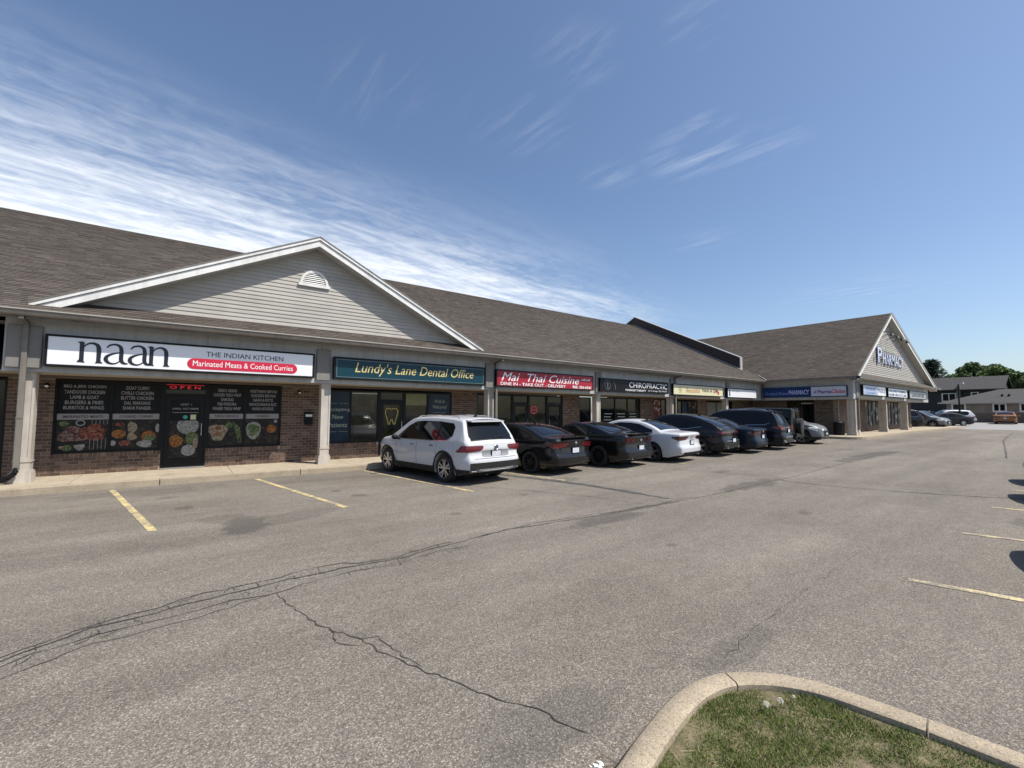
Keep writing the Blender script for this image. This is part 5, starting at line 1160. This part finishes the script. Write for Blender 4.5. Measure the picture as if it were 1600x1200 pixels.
KINDS['crossover'].update(windows=[([(.90, 1.15), (1.45, 1.06)], [(.90, 1.20), (1.45, 1.42)]), ([(1.50, 1.055), (2.20, 1.04)], [(1.50, 1.43), (1.8, 1.47), (2.20, 1.475)]), ([(2.26, 1.04), (3.15, 1.04)], [(2.26, 1.47), (2.5, 1.45), (2.8, 1.33), (3.15, 1.08)])], chrome=False, rear_glass=(.20, .72, .88, .9), windscreen=(2.68, 3.4, .9, .93), topspoiler=None, rails=None, plate=.62, badge=.95, seams=[1.5, 2.23, 3.2], chromeh=True,
    tail_side=[([(.02, .88), (.2, .92)], [(.02, .97), (.2, .97)])], tail_end=[([(.12, .92), (.6, .91), (.88, .88)], [(.12, .945), (.6, .96), (.88, .96)])], end=[([(-.8, .33), (.8, .33)], [(-.8, .56), (.8, .56)], M_CLAD, 'rear_bumper_cladding'), ([(-.62, .60), (.62, .60)], [(-.62, .615), (.62, .615)], MATS['satin_trim'], 'bumper_strip')], pipes=[(0, -.55, .36), (0, .55, .36)], fin=1.3)
KINDS['bigsuv'] = dclone(KINDS['suv']); KINDS['bigsuv']['car'].update(L=5.0, W=1.96, wb=2.90, roh=1.10, R=.375, top=[(0, 1.03), (.07, 1.08), (.17, 1.22), (.30, 1.46), (.40, 1.62), (.50, 1.69), (.8, 1.73), (1.4, 1.77), (2.1, 1.77), (2.6, 1.74), (2.9, 1.66), (3.15, 1.53), (3.45, 1.33), (3.75, 1.15), (3.95, 1.11), (4.4, 1.06), (4.75, .96), (4.92, .82), (5.0, .66)], belt=[(0, 1.06), (3.8, 1.02), (5, .95)])
KINDS['bigsuv'].update(windows=[([(.58, 1.20), (.75, 1.12), (1.40, 1.10)], [(.58, 1.46), (.75, 1.58), (1.40, 1.62)]), ([(1.46, 1.10), (2.35, 1.09)], [(1.46, 1.62), (2.35, 1.62)]), ([(2.42, 1.09), (3.42, 1.08)], [(2.42, 1.61), (2.75, 1.58), (3.05, 1.44), (3.42, 1.13)])], rear_glass=(.115, .41, .9, .9), windscreen=(3.0, 3.66, .92, .94), seams=[1.43, 2.38, 3.4], handles=[1.65, 2.6], mirror=3.3, clad=None, rails=(.7, 2.8), topspoiler=.55,
    end=[([(-.6, .55), (.6, .55)], [(-.6, .60), (.6, .60)], MATS['satin_trim'], 'bumper_strip'), ([(-.35, .98), (.35, .98)], [(-.35, 1.01), (.35, 1.01)], MATS['satin_trim'], 'tailgate_strip')], tail_side=[([(.02, .90), (.40, .97)], [(.02, 1.06), (.40, 1.05)])], tail_end=[([(.50, .92), (.93, .90)], [(.50, 1.03), (.93, 1.05)])], plate=.84, badge=.94)
KINDS['offroad'] = dclone(KINDS['suv']); KINDS['offroad']['car'].update(L=4.25, W=1.80, wb=2.95, roh=.66, R=.40, top=[(0, 1.76), (.02, 1.79), (.10, 1.82), (1.0, 1.84), (2.0, 1.84), (2.35, 1.80), (2.5, 1.66), (2.75, 1.25), (2.85, 1.17), (3.4, 1.15), (4.0, 1.12), (4.15, 1.05), (4.25, .9)], belt=[(0, 1.14), (4.25, 1.10)], tumble=.16, rplan=.03, fplan=.14, bot=.42, rsh=[(.2, 0), (2, 0)], fsh=[(.2, 0), (1, 0)], ra=.47)
KINDS['offroad'].update(windows=[([(.12, 1.20), (.80, 1.20)], [(.12, 1.70), (.80, 1.71)]), ([(.90, 1.20), (1.55, 1.20)], [(.90, 1.71), (1.55, 1.71)]), ([(1.63, 1.20), (2.48, 1.20)], [(1.63, 1.71), (2.25, 1.70), (2.48, 1.56)])], rear_glass=(.015, .05, .5, .5), windscreen=(2.42, 2.70, .92, .94), seams=[.85, 1.6, 2.5], handles=[1.0, 1.75], mirror=2.4, clad=None, rails=None, topspoiler=None, tail_side=[], tail_end=[([(.68, .80), (.84, .80)], [(.68, 1.05), (.84, 1.05)])], end=[([(-.62, 1.22), (.62, 1.22)], [(-.58, 1.66), (.58, 1.66)], M_GLASS, 'rear_window')], plate=.62, pipes=[], fin=None, sparetyre=True, boxy=True, head_side=[]); KINDS['offroad'].pop('badge')
FRONT = [([(-.48, .42), (-.40, .38), (.40, .38), (.48, .42)], [(-.48, .66), (-.40, .70), (.40, .70), (.48, .66)], M_BLACK, 'grille')]
KINDS['suv_front'] = dclone(KINDS['suv']); KINDS['suv_front'].update(front=FRONT+[([(-.5, .27), (.5, .27)], [(-.5, .33), (.5, .33)], M_CLAD, 'lower_intake'), ([(-.15, .50), (.15, .50)], [(-.15, .58), (.15, .58)], M_PLATEW, 'licence_plate')], head_side=[([(4.10, .78), (4.60, .66)], [(4.10, .86), (4.45, .86), (4.60, .80)])])
KINDS['hatch_front'] = dclone(KINDS['suv_front'])
G0 = 'cars parked nose in along the shops'
make_car('suv', 'white suv with dark lower cladding, nearest car of the row', P_WHITE, 6.23, 10.18, 8.5, 'suv', 'y5')
make_car('fastback', 'black sedan with red tail lamps parked right beside the white suv', P_BLACK, 9.02, 10.22, 9, 'sedan', 'ten', M_DKALU)
make_car('coupe', 'black two door coupe with three bar tail lamps', P_BLACK, 11.75, 10.02, 9, 'coupe', 'ten', M_DKALU)
make_car('sedan', 'white sedan between the black coupe and the dark crossover', P_WHITE, 14.25, 9.78, 9, 'sedan', 'five', M_ALU)
make_car('crossover', 'black sloping-roof crossover with a thin red lamp bar', P_BLACK, 17.2, 9.72, 8, 'suv', 'five', M_ALU)
make_car('sedan', 'dark blue sedan half hidden behind the black crossover', P_BLUE, 19.35, 9.65, 9, 'sedan', 'ten', M_ALU)
make_car('bigsuv', 'large navy suv with roof rails near the inner corner', P_NAVY, 21.8, 9.65, 9, 'suv', 'five', M_ALU)
make_car('offroad', 'boxy dark off-roader with a spare wheel on its tail', P_GREEN, 24.2, 9.75, 9, 'off-roader', 'five', M_DKALU)
make_car('suv_front', 'grey crossover reversed into its bay, front lamps facing out', P_GREY, 26.3, 12.3, 186, 'suv', 'five', M_ALU)
G1 = 'cars parked beyond the pharmacy wing'
make_car('bigsuv', 'dark suv seen behind the last columns of the wing', P_BLACK, 56.5, 11.6, 40, 'suv', 'five', M_DKALU, group=G1)
make_car('suv_front', 'grey suv facing out just right of the last columns of the wing', P_GREY, 59.6, 12.6, 170, 'suv', 'five', M_ALU, group=G1)
make_car('suv', 'dark blue hatchback behind the grey sedan', P_NAVY, 64.8, 11.6, 20, 'hatchback', 'five', M_ALU, group=G1)
make_car('sedan', 'charcoal sedan at the right end of the far row', P_DGREY, 69.6, 9.9, 38, 'sedan', 'ten', M_ALU, group=G1)
make_car('suv', 'silver estate car behind the charcoal sedan', P_SILVER, 76.0, 10.4, 34, 'estate', 'five', M_ALU, group=G1)
make_car('sedan', 'orange gold sedan parked alone in front of the brick bungalow', P_ORANGE, 78.2, 7.1, -86, 'sedan', 'five', M_ALU, group=G1)
G2 = 'cars parked on the right side of the lot'
make_car('fastback', 'parked car whose shadow falls beside the nearest bay line on the right', P_DGREY, 9.15, -3.02, 13, 'sedan', 'ten', group=G2)
make_car('sedan', 'parked car whose shadow reaches the third bay line on the right', P_SILVER, 14.75, -2.68, 13, 'sedan', 'ten', group=G2)
make_car('fastback', 'parked car whose shadow lies farthest along the right-hand bays', P_WHITE, 17.65, -2.27, 13, 'sedan', 'ten', group=G2)
# ------------------------------------------------------------------ landscaped island in the foreground
def catmull(P, k=6): return smooth_pts(P, k)
outer = catmull([(-.2, 1.02), (.7, 1.22), (1.25, 1.35), (1.69, 1.46), (2.0, 1.54), (2.30, 1.60), (2.58, 1.62), (2.80, 1.58), (2.98, 1.48), (3.13, 1.34), (3.25, 1.14), (3.32, .85), (3.37, .55), (3.42, .1), (3.55, -.8), (3.8, -3.5)], 6)
def inset(pts, d):
    out = []
    for i in range(len(pts)):
        a = Vector(pts[max(0, i-1)]); b = Vector(pts[min(len(pts)-1, i+1)]); t_ = (b-a).normalized(); out.append((pts[i][0]+t_.y*d, pts[i][1]-t_.x*d))
    return out
inner = inset(outer, .142)
isl = bpy.data.objects.new('island_kerb', None); COL.objects.link(isl); isl['kind'] = 'structure'; ORG['island_kerb'] = (0, 0, 0)
random.seed(2)
cuts = [0]; acc = 0
jx = min(range(len(outer)), key=lambda i: abs(outer[i][0]-2.86)+abs(outer[i][1]-1.56))
segs = [(0, 14), (14, jx), (jx, jx+26 if jx+26 < len(outer) else len(outer)-1), (min(jx+26, len(outer)-1), len(outer)-1)]
for a, b in segs:
    if b <= a: continue
    o_, i_ = outer[a:b+1], inner[a:b+1]; m = MB()
    def trim(P):
        P = list(P); p0, p1 = Vector(P[0]), Vector(P[1]); P[0] = tuple(p0+(p1-p0).normalized()*.005); q0, q1 = Vector(P[-1]), Vector(P[-2]); P[-1] = tuple(q0+(q1-q0).normalized()*.005); return P
    o_, i_ = trim(o_), trim(i_)
    rows = []
    for (x0, y0), (x1, y1) in zip(o_, i_):
        ox_, oy_ = x0-x1, y0-y1; L_ = math.hypot(ox_, oy_); ux, uy = ox_/L_, oy_/L_
        rows.append([(x0+ux*.015, y0+uy*.015, -.05), (x0+ux*.01, y0+uy*.01, .07), (x0, y0, .115), (x0-ux*.02, y0-uy*.02, .133), (x1+ux*.02, y1+uy*.02, .134), (x1+ux*.004, y1+uy*.004, .122), (x1, y1, -.05)])
    m.grid(rows); m.poly(rows[0]); m.poly(rows[-1][::-1])
    m.build('kerb_stone', M_CONC, isl, smooth=50)
ms, t, b = nmat('dry_lawn_soil'); geo = t.nodes.new('ShaderNodeNewGeometry').outputs['Position']
t.links.new(tramp(t, tnoise(t, 9, 6, .7, vec=geo), [(.3, (.06, .065, .025)), (.5, (.13, .11, .06)), (.72, (.24, .19, .12))]), b.inputs['Base Color']); b.inputs['Roughness'].default_value = 1; tbump(t, b, tnoise(t, 60, 4, vec=geo), .8, .01)
m = MB(); poly = [(x, y, .090) for x, y in inner]+[(-.2, -3.5, .090)]
m.poly(poly); m.build('island_soil', ms, kind='structure')
def inside(x, y):
    c = False; P = [(p[0], p[1]) for p in poly]; n = len(P)
    for i in range(n):
        (x1, y1), (x2, y2) = P[i], P[(i+1) % n]
        if (y1 > y) != (y2 > y) and x < (x2-x1)*(y-y1)/(y2-y1)+x1: c = not c
    return c
import mathutils.noise as mn
mg = rndmat('lawn_grass', [(0, (.05, .10, .014)), (.35, (.085, .155, .020)), (.6, (.13, .195, .032)), (.80, (.23, .23, .07)), (.9, (.30, .25, .13)), (1, (.36, .30, .17))], rough=.7, nvar=.2, bump=0)
m = MB(); random.seed(77); cnt = 0
while cnt < 110000:
    x = random.uniform(1.2, 3.5); y = random.uniform(-.5, 1.5)
    if y > 1.5 or not inside(x, y): continue
    # denser inside the picture
    d = mn.noise(Vector((x*3.2, y*3.2, 0)))+.5*mn.noise(Vector((x*9, y*9, 3)))
    if random.random() > .60+d*1.1: continue
    cnt += 1
    a = random.uniform(0, 2*math.pi); h = random.uniform(.008, .024)*(1+.5*d); ln_ = random.uniform(.0, .028); b_ = random.uniform(0, 2*math.pi); w_ = random.uniform(.0012, .0024)
    dx, dy = math.cos(a)*w_, math.sin(a)*w_; tx, ty = math.cos(b_)*ln_, math.sin(b_)*ln_
    r = min(.999, max(0, random.random()*.62+(.36 if random.random() < .26-d*.30 else 0)))
    m.add([(x-dx, y-dy, .088), (x+dx, y+dy, .088), (x+tx, y+ty, .090+h)], [(0, 1, 2)], r)
m.build('lawn_grass', mg, kind='stuff')
# straw, dandelion clocks, litter
M_STRAW = simple('dry_straw', (.42, .34, .20), .8); m = MB()
for i in range(90):
    x = random.uniform(1.8, 3.3); y = random.uniform(.1, 1.4)
    if inside(x, y): a = random.uniform(0, 6.3); l = random.uniform(.02, .08); m.cyl((x, y, .095), (x+math.cos(a)*l, y+math.sin(a)*l, .098+random.uniform(0, .01)), .0013, n=4)
m.build('straw_bits', M_STRAW, kind='stuff')
M_FUZZ = simple('dandelion_fuzz', (.80, .78, .68), .9); M_STEM = simple('pale_green_stem', (.16, .20, .07), .7)
for k, (x, y, lb) in enumerate(((2.73, 1.235, 'left of the two pale dandelion clocks in the island lawn'), (2.83, 1.20, 'right of the two pale dandelion clocks in the island lawn'), (2.93, 1.17, 'small pale seed head just right of the dandelion clocks'))):
    s_ = .016 if k < 2 else .009; d = thing('dandelion', lb, 'dandelion', (x, y, .09), 'dandelion clocks in the grass'); m = MB(); m.tube([(x, y, .09), (x+.008, y, .135)], .002, 6); m.build('stem', M_STEM, d)
    m = MB(); random.seed(k)
    for i in range(90):
        v = Vector((random.gauss(0, 1), random.gauss(0, 1), random.gauss(0, 1))).normalized(); c = Vector((x+.008, y, .138)); p = c+v*s_; q = v.orthogonal().normalized()*.0016; m.add([tuple(c+v*s_*.2), tuple(p+q), tuple(p-q)], [(0, 1, 2)]); q2 = v.cross(q); m.add([tuple(c+v*s_*.2), tuple(p+q2), tuple(p-q2)], [(0, 1, 2)])
    m.build('seed_head', M_FUZZ, d)
random.seed(6); m = MB(); cx, cy = 1.74, 1.60
for i in range(9):
    a = random.uniform(0, 6.3); x = cx+random.uniform(-.035, .035); y = cy+random.uniform(-.02, .02); r_ = random.uniform(.012, .026); m.poly([(x+r_*math.cos(a+k*1.5)*random.uniform(.6, 1.2), y+r_*math.sin(a+k*1.5), random.uniform(.008, .035)) for k in range(4)])
o = m.build('crumpled_paper', simple('white_paper_scrap', (.75, .75, .74), .7)); own(o, 'small crumpled white paper scrap on the asphalt against the island kerb', 'litter')
m = MB(); m.tube([(1.50, 1.66, .006), (1.58, 1.62, .02), (1.66, 1.565, .012), (1.74, 1.53, .03)], .003, 5); m.tube([(1.58, 1.62, .02), (1.57, 1.68, .03)], .002, 5); o = m.build('twig', simple('dark_twig', (.05, .04, .03), .9)); own(o, 'thin dark twig lying on the asphalt near the paper scrap', 'twig')
m = MB(); 
for i in range(260):
    x = random.uniform(1.3, 1.85); yb = interp([(1.25, 1.35), (1.69, 1.46), (2.0, 1.54)], x); y = yb+abs(random.gauss(0, .06))+.015; a = random.uniform(0, 6.3); l = random.uniform(.01, .05)
    m.cyl((x, y, .004), (x+math.cos(a)*l, y+math.sin(a)*l, random.uniform(.004, .02)), .0012, n=3)
m.build('kerb_debris', simple('brown_debris', (.16, .11, .07), .9), kind='stuff')

# ------------------------------------------------------------------ beyond the lot
M_GR2 = simple('distant_lawn', (.07, .095, .03), .95, var=.3, vs=.6)
m = MB(); m.add([(84, -20, gz(84)+.03), (84, 40, gz(84)+.03), (125, 40, .72), (125, -20, .72), (80.4, -20, gz(80.4)+.03), (80.4, 3.5, gz(80.4)+.03), (84, 3.5, gz(84)+.03)], [(0, 3, 2, 1), (4, 0, 6, 5)]); m.build('grass_verge', M_GR2, kind='structure')
def brickmat(name, c1, c2, mo):
    m, t, b = nmat(name); tcn = t.nodes.new('ShaderNodeTexCoord').outputs['Object']; mp = t.nodes.new('ShaderNodeMapping'); mp.inputs['Rotation'].default_value = (rad(90), 0, rad(90)); t.links.new(tcn, mp.inputs[0])
    br = t.nodes.new('ShaderNodeTexBrick'); br.inputs['Color1'].default_value = (*c1, 1); br.inputs['Color2'].default_value = (*c2, 1); br.inputs['Mortar'].default_value = (*mo, 1); br.inputs['Scale'].default_value = 1; br.inputs['Brick Width'].default_value = .25; br.inputs['Row Height'].default_value = .09; br.inputs['Mortar Size'].default_value = .012
    t.links.new(mp.outputs[0], br.inputs['Vector']); n = tnoise(t, 1.5, 5); t.links.new(tmix(t, 1, br.outputs[0], tramp(t, n, [(.3, (.8, .8, .8)), (.7, (1.2, 1.2, 1.2))]), 'MULTIPLY'), b.inputs['Base Color']); b.inputs['Roughness'].default_value = .9; return m
MB1 = brickmat('bungalow_brick', (.14, .088, .062), (.19, .128, .09), (.22, .185, .15)); MB2 = brickmat('lower_brown_brick', (.085, .05, .038), (.12, .07, .05), (.14, .11, .09))
M_RGREY = simple('grey_roof_shingle', (.052, .050, .048), .95, var=.25, vs=5, bump=.4, bs=30); M_RG2 = simple('dark_grey_roof_shingle', (.042, .040, .040), .95, var=.2, vs=3, bump=.4, bs=30)
bg_ = thing('brick_bungalow', 'brown brick bungalow with a low grey hip roof and white framed windows', 'house', (85, 6, .65))
BX = 84.2
m = MB(); m.box(BX, BX+12, -2.5, 13.0, .55, 1.85); m.build('lower_wall', MB2, bg_); m = MB(); m.box(BX+.0, BX+12, 2.6, 12.99, 1.851, 3.25); m.build('upper_wall', MB1, bg_)
m = MB(); m.box(BX-.01, BX+12, -2.5, 2.59, 1.851, 3.25)
bwl = m.build('board_wall', simple('brown_vertical_boards', (.12, .07, .05), .8, var=.1), bg_)
for i in range(12): m = MB(); m.box(BX-.03, BX-.011, 2.5-.42*i-.03, 2.5-.42*i, 1.86, 3.2); m.build('batten', simple('brown_vertical_boards', (.12, .07, .05), .8), bwl)
e = .75; y0, y1 = -3.3, 13.75; zr0, zr1 = 3.22, 5.15
m = MB(); P = [(BX-e, y0, zr0), (BX-e, y1, zr0), (BX+12+e, y1, zr0), (BX+12+e, y0, zr0), (BX+6, 4.2, zr1), (BX+6, 8.6, zr1)]
m.add(P, [(0, 4, 5, 1), (1, 5, 2), (2, 5, 4, 3), (3, 4, 0), (0, 1, 2, 3)]); m.build('roof', M_RGREY, bg_)
m = MB(); m.prism([(BX-e+.2, 7.6, 3.62), (BX+3.3, 9.3, 5.02), (BX-e+.2, 11.0, 3.62)], (4, 0, 0)); 
m = MB(); m.box(BX-e-.03, BX-e+.02, y0, y1, 3.10, 3.26); m.build('eave_board', simple('bungalow_eave', (.35, .33, .30), .6), bg_)
for y_ in (8.0, 7.4): m = MB(); m.cyl((BX+2.2, y_, 3.9), (BX+2.2, y_, 4.35), .12, n=8); m.build('roof_vent', M_BLACK, bg_)
def farwin(par, X_, ya, yb, za, zb_, divs=()):
    m = MB(); m.box(X_-.10, X_-.02, ya-.10, yb+.10, za-.12, zb_+.10); f = m.build('window', M_WHITE, par)
    ed = [ya]+list(divs)+[yb]
    for a_, b_ in zip(ed, ed[1:]): m = MB(); m.box(X_-.13, X_-.105, a_+.07, b_-.07, za+.03, zb_-.03); m.build('pane', M_DARKROOM, f)
farwin(bg_, BX, 11.2, 12.4, 2.15, 3.02); farwin(bg_, BX, 7.55, 8.6, 2.15, 3.0, (8.08,)); farwin(bg_, BX, 3.0, 6.3, 2.15, 3.02, (3.9, 5.4))
db = thing('dark_house', 'two storey dark clad building with a long plain grey roof behind the bungalow', 'building', (104, 14, .6))
DX = 103.5
M_DCL = simple('near_black_cladding', (.022, .021, .026), .7, var=.15, vs=1.5)
m = MB(); m.box(DX, DX+10, 9.6, 24.5, .3, 6.0); m.build('wall', M_DCL, db)
m = MB(); m.prism([(DX-.8, 9.2, 5.75), (DX+5, 9.2, 8.1), (DX+11, 9.2, 5.75), (DX+11, 9.2, 5.6), (DX+5, 9.2, 7.9), (DX-.8, 9.2, 5.6)], (0, 16, 0)); m.prism([(DX, 9.61, 6.0), (DX+5, 9.61, 7.9), (DX+10, 9.61, 6.0)], (0, .1, 0)); m.build('roof', M_RG2, db)
farwin(db, DX, 14.8, 16.4, 3.9, 5.1, (15.6,)); farwin(db, DX, 12.2, 12.9, 4.1, 5.2)
m = MB(); m.box(DX-.7, DX, 14.15, 14.6, .3, 6.3); m.build('chimney', simple('grey_chimney_cladding', (.13, .12, .12), .8), db)
# lamp post
t_ = thing('lamp_post', 'tall dark lamp post with a flat shoebox head in front of the dark building', 'lamp post', (73.9, 10.3, .5)); m = MB(); m.cyl((73.9, 10.3, .4), (73.9, 10.3, 5.35), .10, .07, 10); m.build('post', M_BLACK, t_)
m = MB(); m.box(73.5, 74.3, 9.85, 10.75, 5.3, 5.48); m.build('lamp_head', simple('pale_lamp_head', (.34, .34, .33), .5), t_); m = MB(); m.cyl((73.9, 10.3, .4), (73.9, 10.3, .95), .22, n=12); m.build('base', M_CONC, t_)
# trees
ML = [rndmat('leaf_green_%s' % n_, st, rough=.7, nvar=.15, bump=0) for n_, st in (('bright', [(0, (.055, .095, .02)), (.5, (.10, .155, .033)), (1, (.17, .22, .065))]), ('deep', [(0, (.035, .068, .02)), (.6, (.062, .105, .028)), (1, (.11, .15, .045))]), ('conifer', [(0, (.012, .030, .018)), (.6, (.022, .045, .026)), (1, (.042, .07, .036))]), ('pale', [(0, (.07, .095, .03)), (.5, (.11, .14, .05)), (1, (.18, .20, .09))]))]
M_BARK = simple('tree_bark', (.10, .08, .06), .95, var=.3, vs=8)
def crownmesh(c, blobs, nleaf, ls, mb):
    for bx, by, bz, br in blobs:
        for i in range(nleaf):
            v = Vector((random.gauss(0, 1), random.gauss(0, 1), random.gauss(0, 1))).normalized()*(br*random.uniform(.55, 1.08)**.8)
            p = Vector((c[0]+bx, c[1]+by, c[2]+bz))+Vector((v.x, v.y, v.z*.8)); a = Vector((random.gauss(0, 1), random.gauss(0, 1), random.gauss(0, 1))).normalized(); b = a.orthogonal().normalized(); s_ = ls*random.uniform(.5, 1.3); a *= s_; b *= s_*.7
            mb.add([tuple(p-a), tuple(p+b), tuple(p+a), tuple(p-b)], [(0, 1, 2, 3)], random.random())
def tree(x, y, h, r, mi, label, seed, trunk=.3, stretch=1.):
    random.seed(seed); t_ = thing('tree', label, 'tree', (x, y, .6), 'trees behind the houses'); m = MB(); m.cyl((x, y, .3), (x+.2, y, h*.55), trunk, trunk*.5, 9)
    for k in range(6): a = k*1.05; m.cyl((x+.1, y, h*(.30+.04*k)), (x+math.cos(a)*r*.7, y+math.sin(a)*r*.7, h*(.55+.05*k)), trunk*.35, trunk*.1, 6)
    m.build('trunk', M_BARK, t_); mb = MB(); blobs = []
    for k in range(26):
        a = random.uniform(0, 6.28); q = random.uniform(.15, .8)*r; zq = random.uniform(.42, .9)*h; shr = math.sqrt(max(.1, 1-((zq/h-.6)/.42)**2)); blobs.append((math.cos(a)*q*shr, math.sin(a)*q*shr*stretch, zq, r*random.uniform(.20, .36)))
    crownmesh((x, y, 0), blobs, 330, .26, mb); mb.build('crown', ML[mi], t_)
def conifer(x, y, h, r, label, seed):
    random.seed(seed); t_ = thing('conifer_tree', label, 'tree', (x, y, .6), 'trees behind the houses'); m = MB(); m.cyl((x, y, .3), (x, y, h*.97), .3, .05, 8); m.build('trunk', M_BARK, t_); mb = MB(); z = h*.15
    while z < h*.98:
        f = 1-z/h; n = 9
        for k in range(n):
            a = 2*math.pi*k/n+random.uniform(-.3, .3); L_ = r*(f**.65)*random.uniform(.65, 1.2)+.2
            for i in range(34):
                q = random.random()**.7*L_; p = Vector((x+math.cos(a)*q, y+math.sin(a)*q, z+.18*q+random.gauss(0, .16)-.1*q*q/max(L_, .1))); d = Vector((math.cos(a)+random.gauss(0, .5), math.sin(a)+random.gauss(0, .5), random.uniform(-.2, .5))).normalized()*random.uniform(.16, .34); w_ = d.orthogonal().normalized()*.09
                p += Vector((random.gauss(0, .14), random.gauss(0, .14), 0)); mb.add([tuple(p-d-w_*.2), tuple(p+w_), tuple(p+d), tuple(p-w_)], [(0, 1, 2, 3)], random.random())
        z += .42
    mb.build('crown', ML[2], t_)
conifer(118, 20.0, 12.6, 4.4, 'tall dark conifer rising right beside the pharmacy gable', 1)
conifer(124, 22.6, 12.2, 4.0, 'second dark conifer mostly hidden by the pharmacy gable', 12)
tree(122, 16.9, 10.6, 4.2, 1, 'deep green broad tree between the conifer and the tallest crown', 2, stretch=1.1)
tree(124, 14.3, 12.2, 4.3, 1, 'tallest deep green rounded crown behind the long grey roof', 3)
tree(121, 11.5, 10.9, 3.6, 0, 'brighter green tree right of the tallest rounded crown', 4)
tree(119, 8.8, 9.6, 3.0, 1, 'green tree at the right end of the long grey roof', 5)
tree(112, 6.8, 8.1, 2.6, 3, 'pale green airy tree right of the dark building', 6)
tree(115, 3.6, 6.6, 2.4, 3, 'small pale tree near the right edge behind the bungalow roof', 7)
tree(116, 0.2, 5.8, 2.5, 1, 'low dark tree at the right edge behind the bungalow', 8)
for k, (x, y, r_, lb) in enumerate(((83.4, 12.6, .5, 'small round shrub at the left corner of the bungalow'), (82.9, 1.8, .8, 'low green shrub right of the orange sedan'))):
    random.seed(50+k); mb = MB(); crownmesh((x, y, .6), [(0, 0, r_*.6, r_), (r_*.4, r_*.7, r_*.5, r_*.7)], 260, .09, mb); sh = thing('shrub', lb, 'shrub', (x, y, .6)); mb.build('foliage', ML[1], sh); m = MB(); m.cyl((x, y, .5), (x, y, .9), .04, n=6); m.build('stem', M_BARK, sh)
